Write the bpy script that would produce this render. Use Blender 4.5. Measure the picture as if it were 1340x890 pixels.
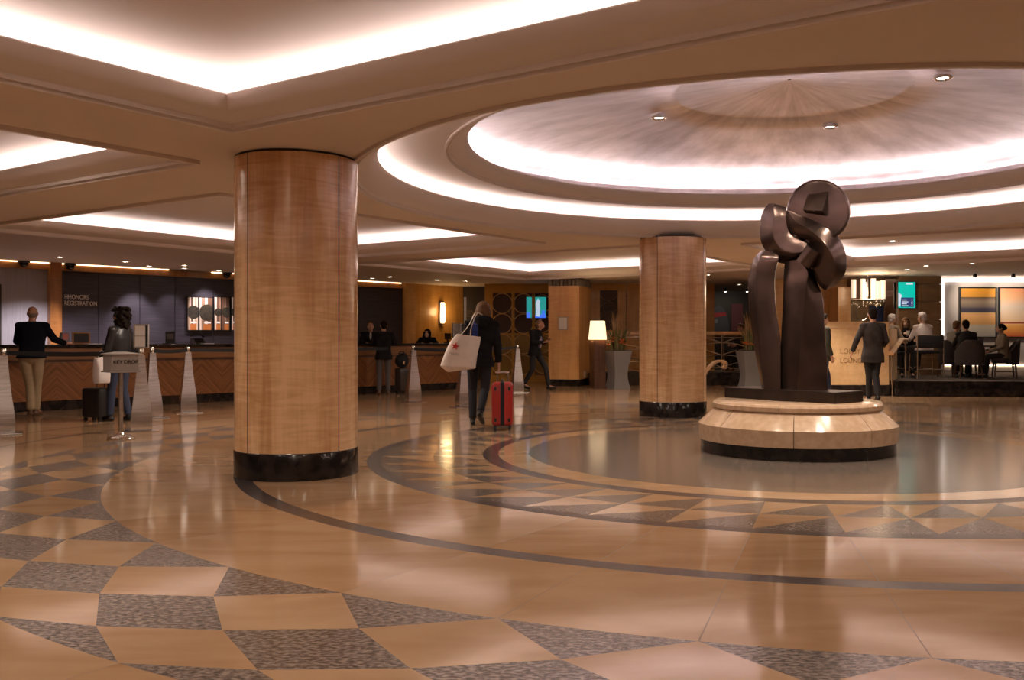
import bpy, bmesh, math, random
from mathutils import Vector, Matrix
PI = math.pi
random.seed(11)
for _o in list(bpy.data.objects):
    bpy.data.objects.remove(_o)
SC = bpy.context.scene
COL = SC.collection

# ------------------------------------------------------------------ camera, world, exposure
F, PX, PY, CAMH, H = 1230.0, 732.0, 445.0, 1.16, 2.73     # focal length and principal point for a 1340 x 890 picture
cam_d = bpy.data.cameras.new('camera')
cam_d.sensor_fit = 'HORIZONTAL'
cam_d.sensor_width = 36.0
cam_d.lens = 36.0 * F / 1340.0
cam_d.shift_x = -(PX - 670.0) / 1340.0
cam_d.clip_end = 200
cam = bpy.data.objects.new('camera', cam_d)
cam.location = (0, 0, CAMH)
cam.rotation_euler = (PI / 2, 0, 0)
COL.objects.link(cam)
SC.camera = cam
w = bpy.data.worlds.new('world')
SC.world = w
w.use_nodes = True
w.node_tree.nodes['Background'].inputs[0].default_value = (0.9, 0.7, 0.55, 1)
w.node_tree.nodes['Background'].inputs[1].default_value = 0.02
SC.view_settings.view_transform = 'Standard'
SC.view_settings.look = 'None'
SC.view_settings.exposure = 0.0
SC.view_settings.gamma = 1.0
SC.view_settings.use_curve_mapping = False
SC.cycles.use_denoising = True
SC.cycles.max_bounces = 10
SC.cycles.diffuse_bounces = 6
SC.cycles.glossy_bounces = 5
SC.cycles.sample_clamp_indirect = 8.0
COVE = 9.5            # strength of the lamps in the ceiling coves
COVE_COL = (1.0, 0.87, 0.82)
DOME = 10.0
SPOT = 1.0
DOMESPOT = 120.0
COFFFILL = 165.0


def fl(x, y, z=0.0):
    Y = F * (CAMH - z) / (y - PY)
    return Vector(((x - PX) * Y / F, Y, z))


def ce(x, y, z=H):
    Y = F * (z - CAMH) / (PY - y)
    return Vector(((x - PX) * Y / F, Y, z))


def at(x, y, Y):
    return Vector(((x - PX) * Y / F, Y, CAMH + (PY - y) * Y / F))


# ------------------------------------------------------------------ materials
MATS = {}


def M(name, col, rough=0.5, metal=0.0, emit=0.0, col2=None, scale=(4, 4, 4), detail=4.0, lo=0.35, hi=0.65, bump=0.0,
      ecol=None, trans=0.0, coat=0.0, distort=0.0, ior=1.5):
    if name in MATS:
        return MATS[name]
    m = bpy.data.materials.new(name)
    m.use_nodes = True
    nt = m.node_tree
    b = nt.nodes['Principled BSDF']
    b.inputs['Base Color'].default_value = (*col, 1)
    b.inputs['Roughness'].default_value = rough
    b.inputs['Metallic'].default_value = metal
    b.inputs['IOR'].default_value = ior
    if trans:
        b.inputs['Transmission Weight'].default_value = trans
    if coat:
        b.inputs['Coat Weight'].default_value = coat
        b.inputs['Coat Roughness'].default_value = 0.08
    if emit:
        b.inputs['Emission Color'].default_value = (*(ecol or col), 1)
        b.inputs['Emission Strength'].default_value = emit
    if col2 is not None or bump:
        tc = nt.nodes.new('ShaderNodeTexCoord')
        mp = nt.nodes.new('ShaderNodeMapping')
        mp.inputs['Scale'].default_value = scale
        nz = nt.nodes.new('ShaderNodeTexNoise')
        nz.inputs['Scale'].default_value = 1.0
        nz.inputs['Detail'].default_value = detail
        nz.inputs['Distortion'].default_value = distort
        nt.links.new(tc.outputs['Object'], mp.inputs['Vector'])
        nt.links.new(mp.outputs['Vector'], nz.inputs['Vector'])
        if col2 is not None:
            cr = nt.nodes.new('ShaderNodeValToRGB')
            cr.color_ramp.elements[0].position = lo
            cr.color_ramp.elements[0].color = (*col, 1)
            cr.color_ramp.elements[1].position = hi
            cr.color_ramp.elements[1].color = (*col2, 1)
            nt.links.new(nz.outputs['Fac'], cr.inputs['Fac'])
            nt.links.new(cr.outputs['Color'], b.inputs['Base Color'])
        if bump:
            bp = nt.nodes.new('ShaderNodeBump')
            bp.inputs['Strength'].default_value = bump
            bp.inputs['Distance'].default_value = 0.01
            nt.links.new(nz.outputs['Fac'], bp.inputs['Height'])
            nt.links.new(bp.outputs['Normal'], b.inputs['Normal'])
    MATS[name] = m
    return m


def chevron_mat():
    m = bpy.data.materials.new('chevron_veneer')
    m.use_nodes = True
    nt = m.node_tree
    N = nt.nodes.new
    L = nt.links.new
    b = nt.nodes['Principled BSDF']
    b.inputs['Roughness'].default_value = 0.28
    tc = N('ShaderNodeTexCoord')
    sp = N('ShaderNodeSeparateXYZ')
    L(tc.outputs['Object'], sp.inputs[0])
    pp = N('ShaderNodeMath'); pp.operation = 'PINGPONG'; pp.inputs[1].default_value = 0.42
    L(sp.outputs['X'], pp.inputs[0])
    ad = N('ShaderNodeMath'); ad.operation = 'ADD'
    L(pp.outputs[0], ad.inputs[0]); L(sp.outputs['Z'], ad.inputs[1])
    mu = N('ShaderNodeMath'); mu.operation = 'MULTIPLY'; mu.inputs[1].default_value = 22.0
    L(ad.outputs[0], mu.inputs[0])
    cb = N('ShaderNodeCombineXYZ')
    L(mu.outputs[0], cb.inputs[0])
    m2 = N('ShaderNodeMath'); m2.operation = 'MULTIPLY'; m2.inputs[1].default_value = 2.0
    L(sp.outputs['Z'], m2.inputs[0]); L(m2.outputs[0], cb.inputs[1])
    nz = N('ShaderNodeTexNoise'); nz.inputs['Scale'].default_value = 1.0; nz.inputs['Detail'].default_value = 3
    L(cb.outputs[0], nz.inputs['Vector'])
    fr = N('ShaderNodeMath'); fr.operation = 'PINGPONG'; fr.inputs[1].default_value = 0.42
    L(sp.outputs['X'], fr.inputs[0])
    cr = N('ShaderNodeValToRGB')
    cr.color_ramp.elements[0].position = 0.3; cr.color_ramp.elements[0].color = (0.14, 0.052, 0.018, 1)
    cr.color_ramp.elements[1].position = 0.7; cr.color_ramp.elements[1].color = (0.32, 0.13, 0.048, 1)
    L(nz.outputs['Fac'], cr.inputs[0]); L(cr.outputs[0], b.inputs['Base Color'])
    return m


def maple_mat(name, c1, c2, rough=0.2):
    m = bpy.data.materials.new(name)
    m.use_nodes = True
    nt = m.node_tree
    N = nt.nodes.new
    L = nt.links.new
    b = nt.nodes['Principled BSDF']
    b.inputs['Roughness'].default_value = rough
    b.inputs['Coat Weight'].default_value = 0.3
    b.inputs['Coat Roughness'].default_value = 0.12
    tc = N('ShaderNodeTexCoord')
    facs = []
    for sc, det, dist in (((5, 5, 0.7), 3, 0.6), ((2, 2, 17), 3, 1.6), ((40, 40, 2.0), 2, 0.0)):
        mp = N('ShaderNodeMapping'); mp.inputs['Scale'].default_value = sc
        nz = N('ShaderNodeTexNoise'); nz.inputs['Scale'].default_value = 1; nz.inputs['Detail'].default_value = det
        nz.inputs['Distortion'].default_value = dist
        L(tc.outputs['Object'], mp.inputs[0]); L(mp.outputs[0], nz.inputs['Vector'])
        facs.append(nz.outputs['Fac'])
    a = N('ShaderNodeMath'); a.operation = 'MULTIPLY_ADD'; a.inputs[1].default_value = 0.55
    L(facs[0], a.inputs[0])
    s = N('ShaderNodeMath'); s.operation = 'MULTIPLY'; s.inputs[1].default_value = 0.30
    L(facs[1], s.inputs[0]); L(s.outputs[0], a.inputs[2])
    a2 = N('ShaderNodeMath'); a2.operation = 'MULTIPLY_ADD'; a2.inputs[1].default_value = 0.15
    L(facs[2], a2.inputs[0]); L(a.outputs[0], a2.inputs[2])
    cr = N('ShaderNodeValToRGB')
    cr.color_ramp.elements[0].position = 0.40; cr.color_ramp.elements[0].color = (*c1, 1)
    cr.color_ramp.elements[1].position = 0.60; cr.color_ramp.elements[1].color = (*c2, 1)
    L(a2.outputs[0], cr.inputs[0]); L(cr.outputs[0], b.inputs['Base Color'])
    return m


def dome_mat():
    """silver leaf laid in strokes that run from rim to crown"""
    m = bpy.data.materials.new('silver_leaf')
    m.use_nodes = True
    nt = m.node_tree
    N = nt.nodes.new
    L = nt.links.new
    b = nt.nodes['Principled BSDF']
    b.inputs['Metallic'].default_value = 0.92
    tc = N('ShaderNodeTexCoord'); sp = N('ShaderNodeSeparateXYZ')
    L(tc.outputs['Object'], sp.inputs[0])

    def math_(op, a, bb=None):
        n = N('ShaderNodeMath'); n.operation = op
        for i, v in enumerate((a, bb)):
            if v is None:
                continue
            if isinstance(v, (int, float)):
                n.inputs[i].default_value = v
            else:
                L(v, n.inputs[i])
        return n.outputs[0]
    x = math_('SUBTRACT', sp.outputs['X'], 2.40)
    y = math_('SUBTRACT', sp.outputs['Y'], 9.80)
    ang = math_('MULTIPLY', math_('ARCTAN2', y, x), 9.0)
    r = math_('SQRT', math_('ADD', math_('MULTIPLY', x, x), math_('MULTIPLY', y, y)))
    cb = N('ShaderNodeCombineXYZ')
    L(ang, cb.inputs[0]); L(math_('MULTIPLY', r, 1.3), cb.inputs[1])
    n1 = N('ShaderNodeTexNoise'); n1.inputs['Scale'].default_value = 1.0; n1.inputs['Detail'].default_value = 8; n1.inputs['Roughness'].default_value = .62
    L(cb.outputs[0], n1.inputs['Vector'])
    n2 = N('ShaderNodeTexNoise'); n2.inputs['Scale'].default_value = 1.6; n2.inputs['Detail'].default_value = 7
    L(tc.outputs['Object'], n2.inputs['Vector'])
    f = math_('ADD', math_('MULTIPLY', n1.outputs['Fac'], .65), math_('MULTIPLY', n2.outputs['Fac'], .35))
    cr = N('ShaderNodeValToRGB')
    cr.color_ramp.elements[0].position = .36; cr.color_ramp.elements[0].color = (.40, .345, .355, 1)
    cr.color_ramp.elements[1].position = .66; cr.color_ramp.elements[1].color = (.76, .70, .73, 1)
    L(f, cr.inputs[0]); L(cr.outputs[0], b.inputs['Base Color'])
    b.inputs['Roughness'].default_value = .30
    bp = N('ShaderNodeBump'); bp.inputs['Strength'].default_value = .12; bp.inputs['Distance'].default_value = .02
    L(f, bp.inputs['Height']); L(bp.outputs[0], b.inputs['Normal'])
    return m


def stripes_mat(name, stops, lo, hi, axis='Z', rough=0.5):
    m = bpy.data.materials.new(name)
    m.use_nodes = True
    nt = m.node_tree
    N = nt.nodes.new
    L = nt.links.new
    b = nt.nodes['Principled BSDF']
    b.inputs['Roughness'].default_value = rough
    tc = N('ShaderNodeTexCoord'); sp = N('ShaderNodeSeparateXYZ')
    L(tc.outputs['Object'], sp.inputs[0])
    mr = N('ShaderNodeMapRange')
    mr.inputs['From Min'].default_value = lo; mr.inputs['From Max'].default_value = hi
    L(sp.outputs[axis], mr.inputs['Value'])
    cr = N('ShaderNodeValToRGB')
    els = cr.color_ramp.elements
    els[0].position = stops[0][0]; els[0].color = (*stops[0][1], 1)
    els[1].position = stops[-1][0]; els[1].color = (*stops[-1][1], 1)
    for p, c in stops[1:-1]:
        e = els.new(p); e.color = (*c, 1)
    L(mr.outputs[0], cr.inputs[0]); L(cr.outputs[0], b.inputs['Base Color'])
    return m


plaster = M('ceiling_plaster', (0.66, 0.56, 0.48), 0.7, col2=(0.70, 0.60, 0.52), scale=(.6, .6, .6))
trimpl = M('moulding_plaster', (0.70, 0.63, 0.60), 0.6)
domepl = dome_mat()
cove_m = M('cove_lamp', (1, 1, 1), 0.5, emit=COVE, ecol=COVE_COL)
dome_m = M('dome_lamp', (1, 1, 1), 0.5, emit=DOME, ecol=(1.0, 0.87, 0.86))
marbles = [M('beige_marble_a', (0.40, 0.240, 0.130), 0.10, col2=(0.47, 0.305, 0.18), scale=(1.5, 5, 1), detail=8, distort=.5, ior=1.38),
           M('beige_marble_b', (0.43, 0.27, 0.155), 0.10, col2=(0.50, 0.335, 0.205), scale=(2, 4, 1), detail=8, distort=.5, ior=1.38),
           M('beige_marble_c', (0.37, 0.215, 0.11), 0.10, col2=(0.46, 0.29, 0.165), scale=(1.2, 6, 1), detail=8, distort=.5, ior=1.38)]
granite = M('grey_granite', (0.075, 0.060, 0.055), 0.2, col2=(0.30, 0.245, 0.215), scale=(34, 62, 40), detail=5, lo=.40, hi=.62)
granite_l = M('pale_granite', (0.095, 0.075, 0.062), 0.15, col2=(0.24, 0.19, 0.155), scale=(45, 45, 45), detail=4, lo=.40, hi=.62, ior=1.4)
darkstone = M('dark_stone', (0.055, 0.042, 0.040), 0.2, col2=(0.10, 0.08, 0.078), scale=(40, 40, 40))
blackstone = M('black_stone', (0.010, 0.008, 0.008), 0.12, col2=(0.03, 0.022, 0.02), scale=(8, 8, 8))
joint_m = M('floor_joint', (0.16, 0.10, 0.06), 0.5)
maple = maple_mat('figured_maple', (0.53, 0.29, 0.135), (0.78, 0.51, 0.29))
goldwood = maple_mat('gold_veneer', (0.44, 0.20, 0.045), (0.58, 0.29, 0.075), 0.3)
oakwood = maple_mat('oak_veneer', (0.56, 0.29, 0.105), (0.72, 0.42, 0.17), 0.3)
trimwood = maple_mat('trim_wood', (0.30, 0.12, 0.035), (0.46, 0.20, 0.06), 0.3)
railwood = maple_mat('rail_wood', (0.46, 0.26, 0.13), (0.62, 0.38, 0.20), 0.3)
darkwood = maple_mat('dark_wood', (0.055, 0.022, 0.014), (0.11, 0.05, 0.03), 0.3)
chevron = chevron_mat()
seam_m = M('seam_black', (0.02, 0.012, 0.008), 0.6)
plum = M('plum_wallcovering', (0.030, 0.025, 0.033), 0.45, col2=(0.062, 0.053, 0.068), scale=(1.5, 1.5, 60), detail=3)
greywall = M('grey_wallcovering', (0.34, 0.33, 0.37), 0.6, col2=(0.42, 0.405, 0.45), scale=(60, 60, 1))
darkwall = M('dark_brown_wall', (0.030, 0.018, 0.014), 0.5)
plainwall = M('beige_wall', (0.42, 0.30, 0.20), 0.7)
lightwall = M('pale_grey_wall', (0.48, 0.43, 0.41), 0.7)
bronze = M('bronze', (0.085, 0.057, 0.048), 0.24, metal=0.85, col2=(0.15, 0.10, 0.085), scale=(3, 3, 3), detail=5, bump=.05)
bronze_e = M('bronze_slab', (0.035, 0.024, 0.020), 0.35, metal=0.6, col2=(0.06, 0.04, 0.032), scale=(5, 5, 5))
stone = M('plinth_stone', (0.50, 0.34, 0.215), 0.16, col2=(0.60, 0.42, 0.28), scale=(14, 14, 14), detail=8)
deskstone = M('honey_stone', (0.56, 0.36, 0.18), 0.4, col2=(0.64, 0.43, 0.23), scale=(10, 10, 10), detail=6)
steel = M('brushed_steel', (0.48, 0.45, 0.43), 0.26, metal=1.0, col2=(0.64, 0.60, 0.58), scale=(6, 6, 60))
chrome = M('chrome', (0.8, 0.78, 0.76), 0.1, metal=1.0)
blackpl = M('black_plastic', (0.012, 0.011, 0.012), 0.4)
blackcl = M('black_cloth', (0.010, 0.009, 0.011), 0.85)
greypaint = M('silver_paint', (0.36, 0.33, 0.31), 0.4, metal=.3)
brass = M('brass_rings', (0.75, 0.52, 0.22), 0.3, metal=0.9)
carpet = M('lounge_carpet', (0.055, 0.042, 0.036), 0.95, col2=(0.085, 0.065, 0.055), scale=(40, 40, 40))
glassdark = M('smoked_glass', (0.05, 0.020, 0.010), 0.45)
glassgold = M('gold_glass', (0.30, 0.17, 0.02), 0.3)
mirror_m = M('mirror', (0.85, 0.82, 0.80), 0.03, metal=1.0)
paper = M('white_paper', (0.72, 0.68, 0.64), 0.7)
shade_m = M('lit_shade', (0.95, 0.85, 0.7), 0.8, emit=1.5, ecol=(1.0, 0.74, 0.42))
sconce_m = M('lit_sconce', (0.95, 0.85, 0.7), 0.6, emit=2.4, ecol=(1.0, 0.74, 0.42))
tube_m = M('lit_glass_tube', (0.55, 0.42, 0.32), 0.4, emit=0.62, ecol=(1.0, 0.78, 0.60))
down_m = M('lit_lens', (1, 1, 1), 0.4, emit=25.0, ecol=(1.0, 0.86, 0.70))
strip_m = M('lit_strip', (1, 1, 1), 0.5, emit=5.0, ecol=(1.0, 0.74, 0.48))
slotw_m = M('lit_white_slot', (1, 1, 1), 0.5, emit=2.6, ecol=(1.0, 0.88, 0.78))
concrete = M('grey_planter', (0.20, 0.185, 0.18), 0.6)
soil = M('soil', (0.03, 0.02, 0.015), 0.95)
leafm = M('leaf', (0.06, 0.085, 0.02), 0.6, col2=(0.13, 0.12, 0.04), scale=(20, 20, 6))
reedm = M('dry_reed', (0.20, 0.11, 0.05), 0.7, col2=(0.30, 0.18, 0.08), scale=(20, 20, 6))
orangem = M('orange_flower', (0.55, 0.10, 0.02), 0.6, col2=(0.75, 0.25, 0.05), scale=(25, 25, 25))


# ------------------------------------------------------------------ mesh helpers
def finish(bm, name, mat, parent=None, smooth=0, loc=None, rotz=0.0):
    bmesh.ops.recalc_face_normals(bm, faces=bm.faces)
    me = bpy.data.meshes.new(name)
    bm.to_mesh(me)
    bm.free()
    for m in (mat if isinstance(mat, (list, tuple)) else [mat]):
        me.materials.append(m)
    if smooth:
        me.shade_smooth()
        me.set_sharp_from_angle(angle=math.radians(smooth))
    o = bpy.data.objects.new(name, me)
    COL.objects.link(o)
    if parent:
        o.parent = parent
    if loc is not None:
        o.location = loc
    if rotz:
        o.rotation_euler = (0, 0, rotz)
    return o


def BM():
    return bmesh.new()


def box(bm, a, b, rot=0.0, org=None, mi=0, bevel=0.0):
    a, b = Vector(a), Vector(b)
    vs = []
    for z in (a.z, b.z):
        for x, y in ((a.x, a.y), (b.x, a.y), (b.x, b.y), (a.x, b.y)):
            p = Vector((x, y, z))
            if rot:
                o = Vector(org or (0, 0, 0))
                p = Matrix.Rotation(rot, 3, 'Z') @ (p - o) + o
            vs.append(bm.verts.new(p))
    fs = []
    for q in ((0, 3, 2, 1), (4, 5, 6, 7), (0, 1, 5, 4), (1, 2, 6, 5), (2, 3, 7, 6), (3, 0, 4, 7)):
        f = bm.faces.new([vs[i] for i in q])
        f.material_index = mi
        fs.append(f)
    if bevel:
        es = list({e for f in fs for e in f.edges})
        bmesh.ops.bevel(bm, geom=es, offset=bevel, segments=3, profile=0.5, affect='EDGES')


def ring_loft(bm, rings, closed=True, cap=True, mi=0):
    rv = [[bm.verts.new(p) for p in r] for r in rings]
    n = len(rings[0])
    for a, b in zip(rv[:-1], rv[1:]):
        for i in range(n if closed else n - 1):
            j = (i + 1) % n
            f = bm.faces.new((a[i], a[j], b[j], b[i]))
            f.material_index = mi
    if cap and closed:
        bm.faces.new(rv[0][::-1]).material_index = mi
        bm.faces.new(rv[-1]).material_index = mi
    return rv


def lathe(bm, prof, c=(0, 0), seg=48, cap=True, mi=0, a0=0.0, a1=None):
    full = a1 is None
    n = seg if full else seg + 1
    rings = []
    for r, z in prof:
        rings.append([Vector((c[0] + r * math.cos((a0 + (2 * PI if full else a1 - a0) * i / seg)),
                              c[1] + r * math.sin((a0 + (2 * PI if full else a1 - a0) * i / seg)), z)) for i in range(n)])
    return ring_loft(bm, rings, closed=full, cap=cap and full, mi=mi)


def frame_of(d):
    d = d.normalized()
    u = Vector((0, 0, 1)).cross(d)
    if u.length < 1e-3:
        u = Vector((1, 0, 0)).cross(d)
    u.normalize()
    return u, d.cross(u)


def tube(bm, pts, r, seg=8, cap=True, mi=0, flat=1.0):
    pts = [Vector(p) for p in pts]
    rings = []
    rr = r if isinstance(r, (list, tuple)) else [r] * len(pts)
    for i, p in enumerate(pts):
        d = (pts[min(i + 1, len(pts) - 1)] - pts[max(i - 1, 0)])
        u, v = frame_of(d)
        rings.append([p + rr[i] * (math.cos(2 * PI * k / seg) * u + flat * math.sin(2 * PI * k / seg) * v) for k in range(seg)])
    ring_loft(bm, rings, cap=cap, mi=mi)


def capsule(bm, a, b, ra, rb, seg=12, ea=True, eb=True, sq=1.0, side=None):
    a, b = Vector(a), Vector(b)
    d = b - a
    L = d.length
    if L < 1e-5:
        d = Vector((0, 0, 1)); L = 1e-5
    d = d.normalized()
    if side is None:
        u, v = frame_of(d)
    else:
        u = (side - side.dot(d) * d).normalized(); v = d.cross(u)
    prof = []
    if ea:
        prof += [(-ra * .97, ra * .2), (-ra * .8, ra * .6), (-ra * .45, ra * .89)]
    prof += [(0, ra), (L * .5, (ra + rb) / 2), (L, rb)]
    if eb:
        prof += [(L + rb * .45, rb * .89), (L + rb * .8, rb * .6), (L + rb * .97, rb * .2)]
    ring_loft(bm, [[a + d * t + r * (math.cos(2 * PI * k / seg) * u + sq * math.sin(2 * PI * k / seg) * v) for k in range(seg)] for t, r in prof])


def ell(bm, c, r, R=None, seg=14):
    c = Vector(c)
    R = R or Matrix.Identity(3)
    n = 9
    rings = []
    for i in range(n):
        ph = -PI / 2 + PI * (i + .35) / (n - .3)
        rings.append([c + R @ Vector((r[0] * math.cos(ph) * math.cos(2 * PI * k / seg), r[1] * math.cos(ph) * math.sin(2 * PI * k / seg),
                                      r[2] * math.sin(ph))) for k in range(seg)])
    ring_loft(bm, rings)


def crom(pts, n):
    """n samples on a smooth curve through the control rows"""
    P = [Vector(p) for p in pts]
    out = []
    for s in range(n):
        t = s / (n - 1) * (len(P) - 1)
        i = min(int(t), len(P) - 2)
        t -= i
        p0, p1, p2, p3 = P[max(i - 1, 0)], P[i], P[i + 1], P[min(i + 2, len(P) - 1)]
        out.append(0.5 * ((2 * p1) + (p2 - p0) * t + (2 * p0 - 5 * p1 + 4 * p2 - p3) * t * t + (3 * p1 - p0 - 3 * p2 + p3) * t ** 3))
    return out


def remeshed(bm, voxel, smooth, name, mat, parent=None):
    bmesh.ops.recalc_face_normals(bm, faces=bm.faces)
    me = bpy.data.meshes.new('tmp')
    bm.to_mesh(me)
    bm.free()
    t = bpy.data.objects.new('tmp', me)
    COL.objects.link(t)
    r = t.modifiers.new('r', 'REMESH'); r.mode = 'VOXEL'; r.voxel_size = voxel
    if smooth:
        s = t.modifiers.new('s', 'SMOOTH'); s.factor = 0.5; s.iterations = smooth
    dg = bpy.context.evaluated_depsgraph_get()
    out = bpy.data.meshes.new_from_object(t.evaluated_get(dg))
    bpy.data.objects.remove(t)
    bpy.data.meshes.remove(me)
    out.name = name
    out.materials.clear()
    out.materials.append(mat)
    out.shade_smooth()
    o = bpy.data.objects.new(name, out)
    COL.objects.link(o)
    if parent:
        o.parent = parent
    return o


def thing(name, label, cat, loc=(0, 0, 0), rotz=0.0, group=None):
    o = bpy.data.objects.new(name, None)
    o.empty_display_size = 0.1
    COL.objects.link(o)
    o.location = loc
    o.rotation_euler = (0, 0, rotz)
    return tag(o, label, cat, group)


def tag(o, label, cat, group=None):
    o['label'] = label
    o['category'] = cat
    if group:
        o['group'] = group
    return o


def struct(o):
    o['kind'] = 'structure'
    return o


def copy_tree(o, parent=None):
    c = o.copy()
    COL.objects.link(c)
    if parent:
        c.parent = parent
    for ch in o.children:
        copy_tree(ch, c)
    return c


def text(body, size, name, mat, parent=None, loc=(0, 0, 0), rot=(PI / 2, 0, 0), depth=0.004, align='LEFT', sx=1.0):
    cu = bpy.data.curves.new('txt', 'FONT')
    cu.body = body
    cu.size = size
    cu.extrude = depth
    cu.align_x = align
    t = bpy.data.objects.new('txt', cu)
    COL.objects.link(t)
    dg = bpy.context.evaluated_depsgraph_get()
    me = bpy.data.meshes.new_from_object(t.evaluated_get(dg))
    bpy.data.objects.remove(t)
    me.materials.clear()
    me.materials.append(mat)
    o = bpy.data.objects.new(name, me)
    COL.objects.link(o)
    o.scale = (sx, 1, 1)
    o.location = loc
    o.rotation_euler = rot
    if parent:
        o.parent = parent
    return o


# ------------------------------------------------------------------ floor: rings of stone around the rotunda centre
CX, CY = 2.40, 9.80
TH0 = -106.8
STEP = 7.5


def pol(r, deg):
    a = math.radians(deg)
    return Vector((CX + r * math.cos(a), CY + r * math.sin(a), 0.0))


def build_floor():
    bm = BM()
    cache = {}

    def V(r, deg):
        p = pol(r, deg)
        k = (round(p.x, 4), round(p.y, 4))
        if k not in cache:
            cache[k] = bm.verts.new(p)
        return cache[k]

    def face(vs, mi):
        try:
            f = bm.faces.new(vs)
            f.material_index = mi
        except ValueError:
            pass

    SUB = 5

    def annulus(r0, r1, mats, cell=1, jitter=False, joints=0.0):
        for k in range(48):
            mi = mats if isinstance(mats, int) else mats[random.randrange(len(mats))] if (k % cell == 0) else mi
            for s in range(SUB):
                a = TH0 + STEP * (k + s / SUB)
                b = TH0 + STEP * (k + (s + 1) / SUB)
                if joints and s == 0 and k % cell == 0:
                    j0 = a + math.degrees(joints / r0)
                    face((V(r0, a), V(r1, a), V(r1, j0), V(r0, j0)), 6)
                    face((V(r0, j0), V(r1, j0), V(r1, b), V(r0, b)), mi)
                else:
                    face((V(r0, a), V(r1, a), V(r1, b), V(r0, b)), mi)

    # material slots: 0,1,2 marbles, 3 granite, 4 pale granite, 5 dark stone, 6 joint
    c = bm.verts.new((CX, CY, 0))
    for k in range(48):
        for s in range(SUB):
            face((c, V(2.72, TH0 + STEP * (k + s / SUB)), V(2.72, TH0 + STEP * (k + (s + 1) / SUB))), 4)
    annulus(2.72, 3.03, 1)
    annulus(3.03, 3.19, 5)
    rA, rB, rC = 3.19, 3.68, 4.19
    for k in range(48):
        a, b = TH0 + STEP * k, TH0 + STEP * (k + 1)
        arc = lambda r, x, y: [V(r, x + (y - x) * s / SUB) for s in range(SUB + 1)]
        face(arc(rA, a, b) + [V(rB, a)], 0 if k % 3 else 1)
        face([V(rA, b)] + arc(rB, a, b)[::-1], 4)
        face(arc(rB, a, b) + [V(rC, a)], 1 if k % 4 else 2)
        face([V(rB, b)] + arc(rC, a, b)[::-1], 4)
    annulus(4.19, 4.32, 5)
    annulus(4.32, 5.34, (0, 1, 1, 2), joints=0.004)
    annulus(5.34, 5.48, 5)
    annulus(5.48, 6.455, (0, 1, 1, 2), joints=0.004)
    R = [6.455, 6.82, 7.11, 7.36, 7.56]
    for k in range(48):
        nd = lambda j, q: V(R[j], TH0 + STEP * (k + q))
        a, b = TH0 + STEP * k, TH0 + STEP * (k + 1)
        arc = lambda r: [V(r, a + (b - a) * s / SUB) for s in range(SUB + 1)]
        face(arc(R[0]) + [nd(1, .5)], 3)
        face([nd(0, 0), nd(1, .5), nd(2, 0), nd(1, -.5)], random.choice((0, 1, 1)))
        face([nd(1, .5), nd(2, 1), nd(3, .5), nd(2, 0)], 3)
        face([nd(2, 0), nd(3, .5), nd(4, 0), nd(3, -.5)], random.choice((0, 1, 1)))
        face([nd(3, .5)] + arc(R[4])[::-1], 3)
    annulus(7.56, 8.43, (0, 1, 1, 2), 2, joints=0.004)
    annulus(8.43, 8.50, 5)
    annulus(8.50, 9.20, (0, 2), 2, joints=0.004)
    annulus(9.20, 9.26, 5)
    for r0, r1 in ((9.26, 11.2), (11.2, 13.6), (13.6, 17.0), (17.0, 22.0), (22.0, 40.0)):
        annulus(r0, r1, (0, 1, 2), 1, joints=0.004)
    for f in bm.faces:
        if f.normal.z < 0:
            f.normal_flip()
    o = finish(bm, 'floor', marbles + [granite, granite_l, darkstone, joint_m])
    return struct(o)


build_floor()

# ------------------------------------------------------------------ ceiling with coffers and the domed rotunda
GA = math.radians(-33.5)
GU = Vector((math.cos(GA), math.sin(GA), 0))
GV = Vector((-math.sin(GA), math.cos(GA), 0))


def uv(u, v, z=H):
    p = GU * u + GV * v
    return Vector((p.x, p.y, z))


COFFERS = [(-5.84, 1.6, -3.0, 4.454), (-13.0, -7.19, -2.0, 5.09), (-14.0, -8.55, 6.36, 12.44), (-14.0, -7.42, 13.68, 19.6),
           (-5.92, 2.2, 14.35, 20.0), (1.85, 7.2, 6.3, 12.5)]
ROT_R = 4.46


def build_ceiling():
    cu = bpy.data.curves.new('ceil', 'CURVE')
    cu.dimensions = '2D'
    cu.fill_mode = 'BOTH'

    def spl(pts):
        s = cu.splines.new('POLY')
        s.points.add(len(pts) - 1)
        for q, p in zip(s.points, pts):
            q.co = (p.x, p.y, 0, 1)
        s.use_cyclic_u = True
    spl([Vector(p) for p in ((-28, -4.5), (16, -4.5), (16, 33), (-28, 33))])
    spl([Vector((CX + ROT_R * math.cos(2 * PI * i / 128), CY + ROT_R * math.sin(2 * PI * i / 128))) for i in range(128)])
    for u0, u1, v0, v1 in COFFERS:
        spl([uv(u0, v0), uv(u1, v0), uv(u1, v1), uv(u0, v1)])
    t = bpy.data.objects.new('ceil', cu)
    COL.objects.link(t)
    dg = bpy.context.evaluated_depsgraph_get()
    me = bpy.data.meshes.new_from_object(t.evaluated_get(dg))
    bpy.data.objects.remove(t)
    for v in me.vertices:
        v.co.z = H
    me.materials.clear()
    me.materials.append(plaster)
    o = bpy.data.objects.new('ceiling', me)
    COL.objects.link(o)
    return struct(o)


ceiling = build_ceiling()
PROF = [(-.03, .002), (-.034, -.036), (-.016, -.042), (-.006, -.036), (0.0, .004), (.016, .006), (.018, -.018), (.034, -.020), (.038, .012), (.045, .016), (.085, .022),
        (.125, .034), (.165, .056), (.198, .088), (.220, .125), (.23, .160), (.222, .170), (.20, .165), (.18, .12), (-.03, .10), (-.09, .13), (-.10, .21), (-.08, .26), (-.03, .30), (.06, .325), (.4, .335)]


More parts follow.
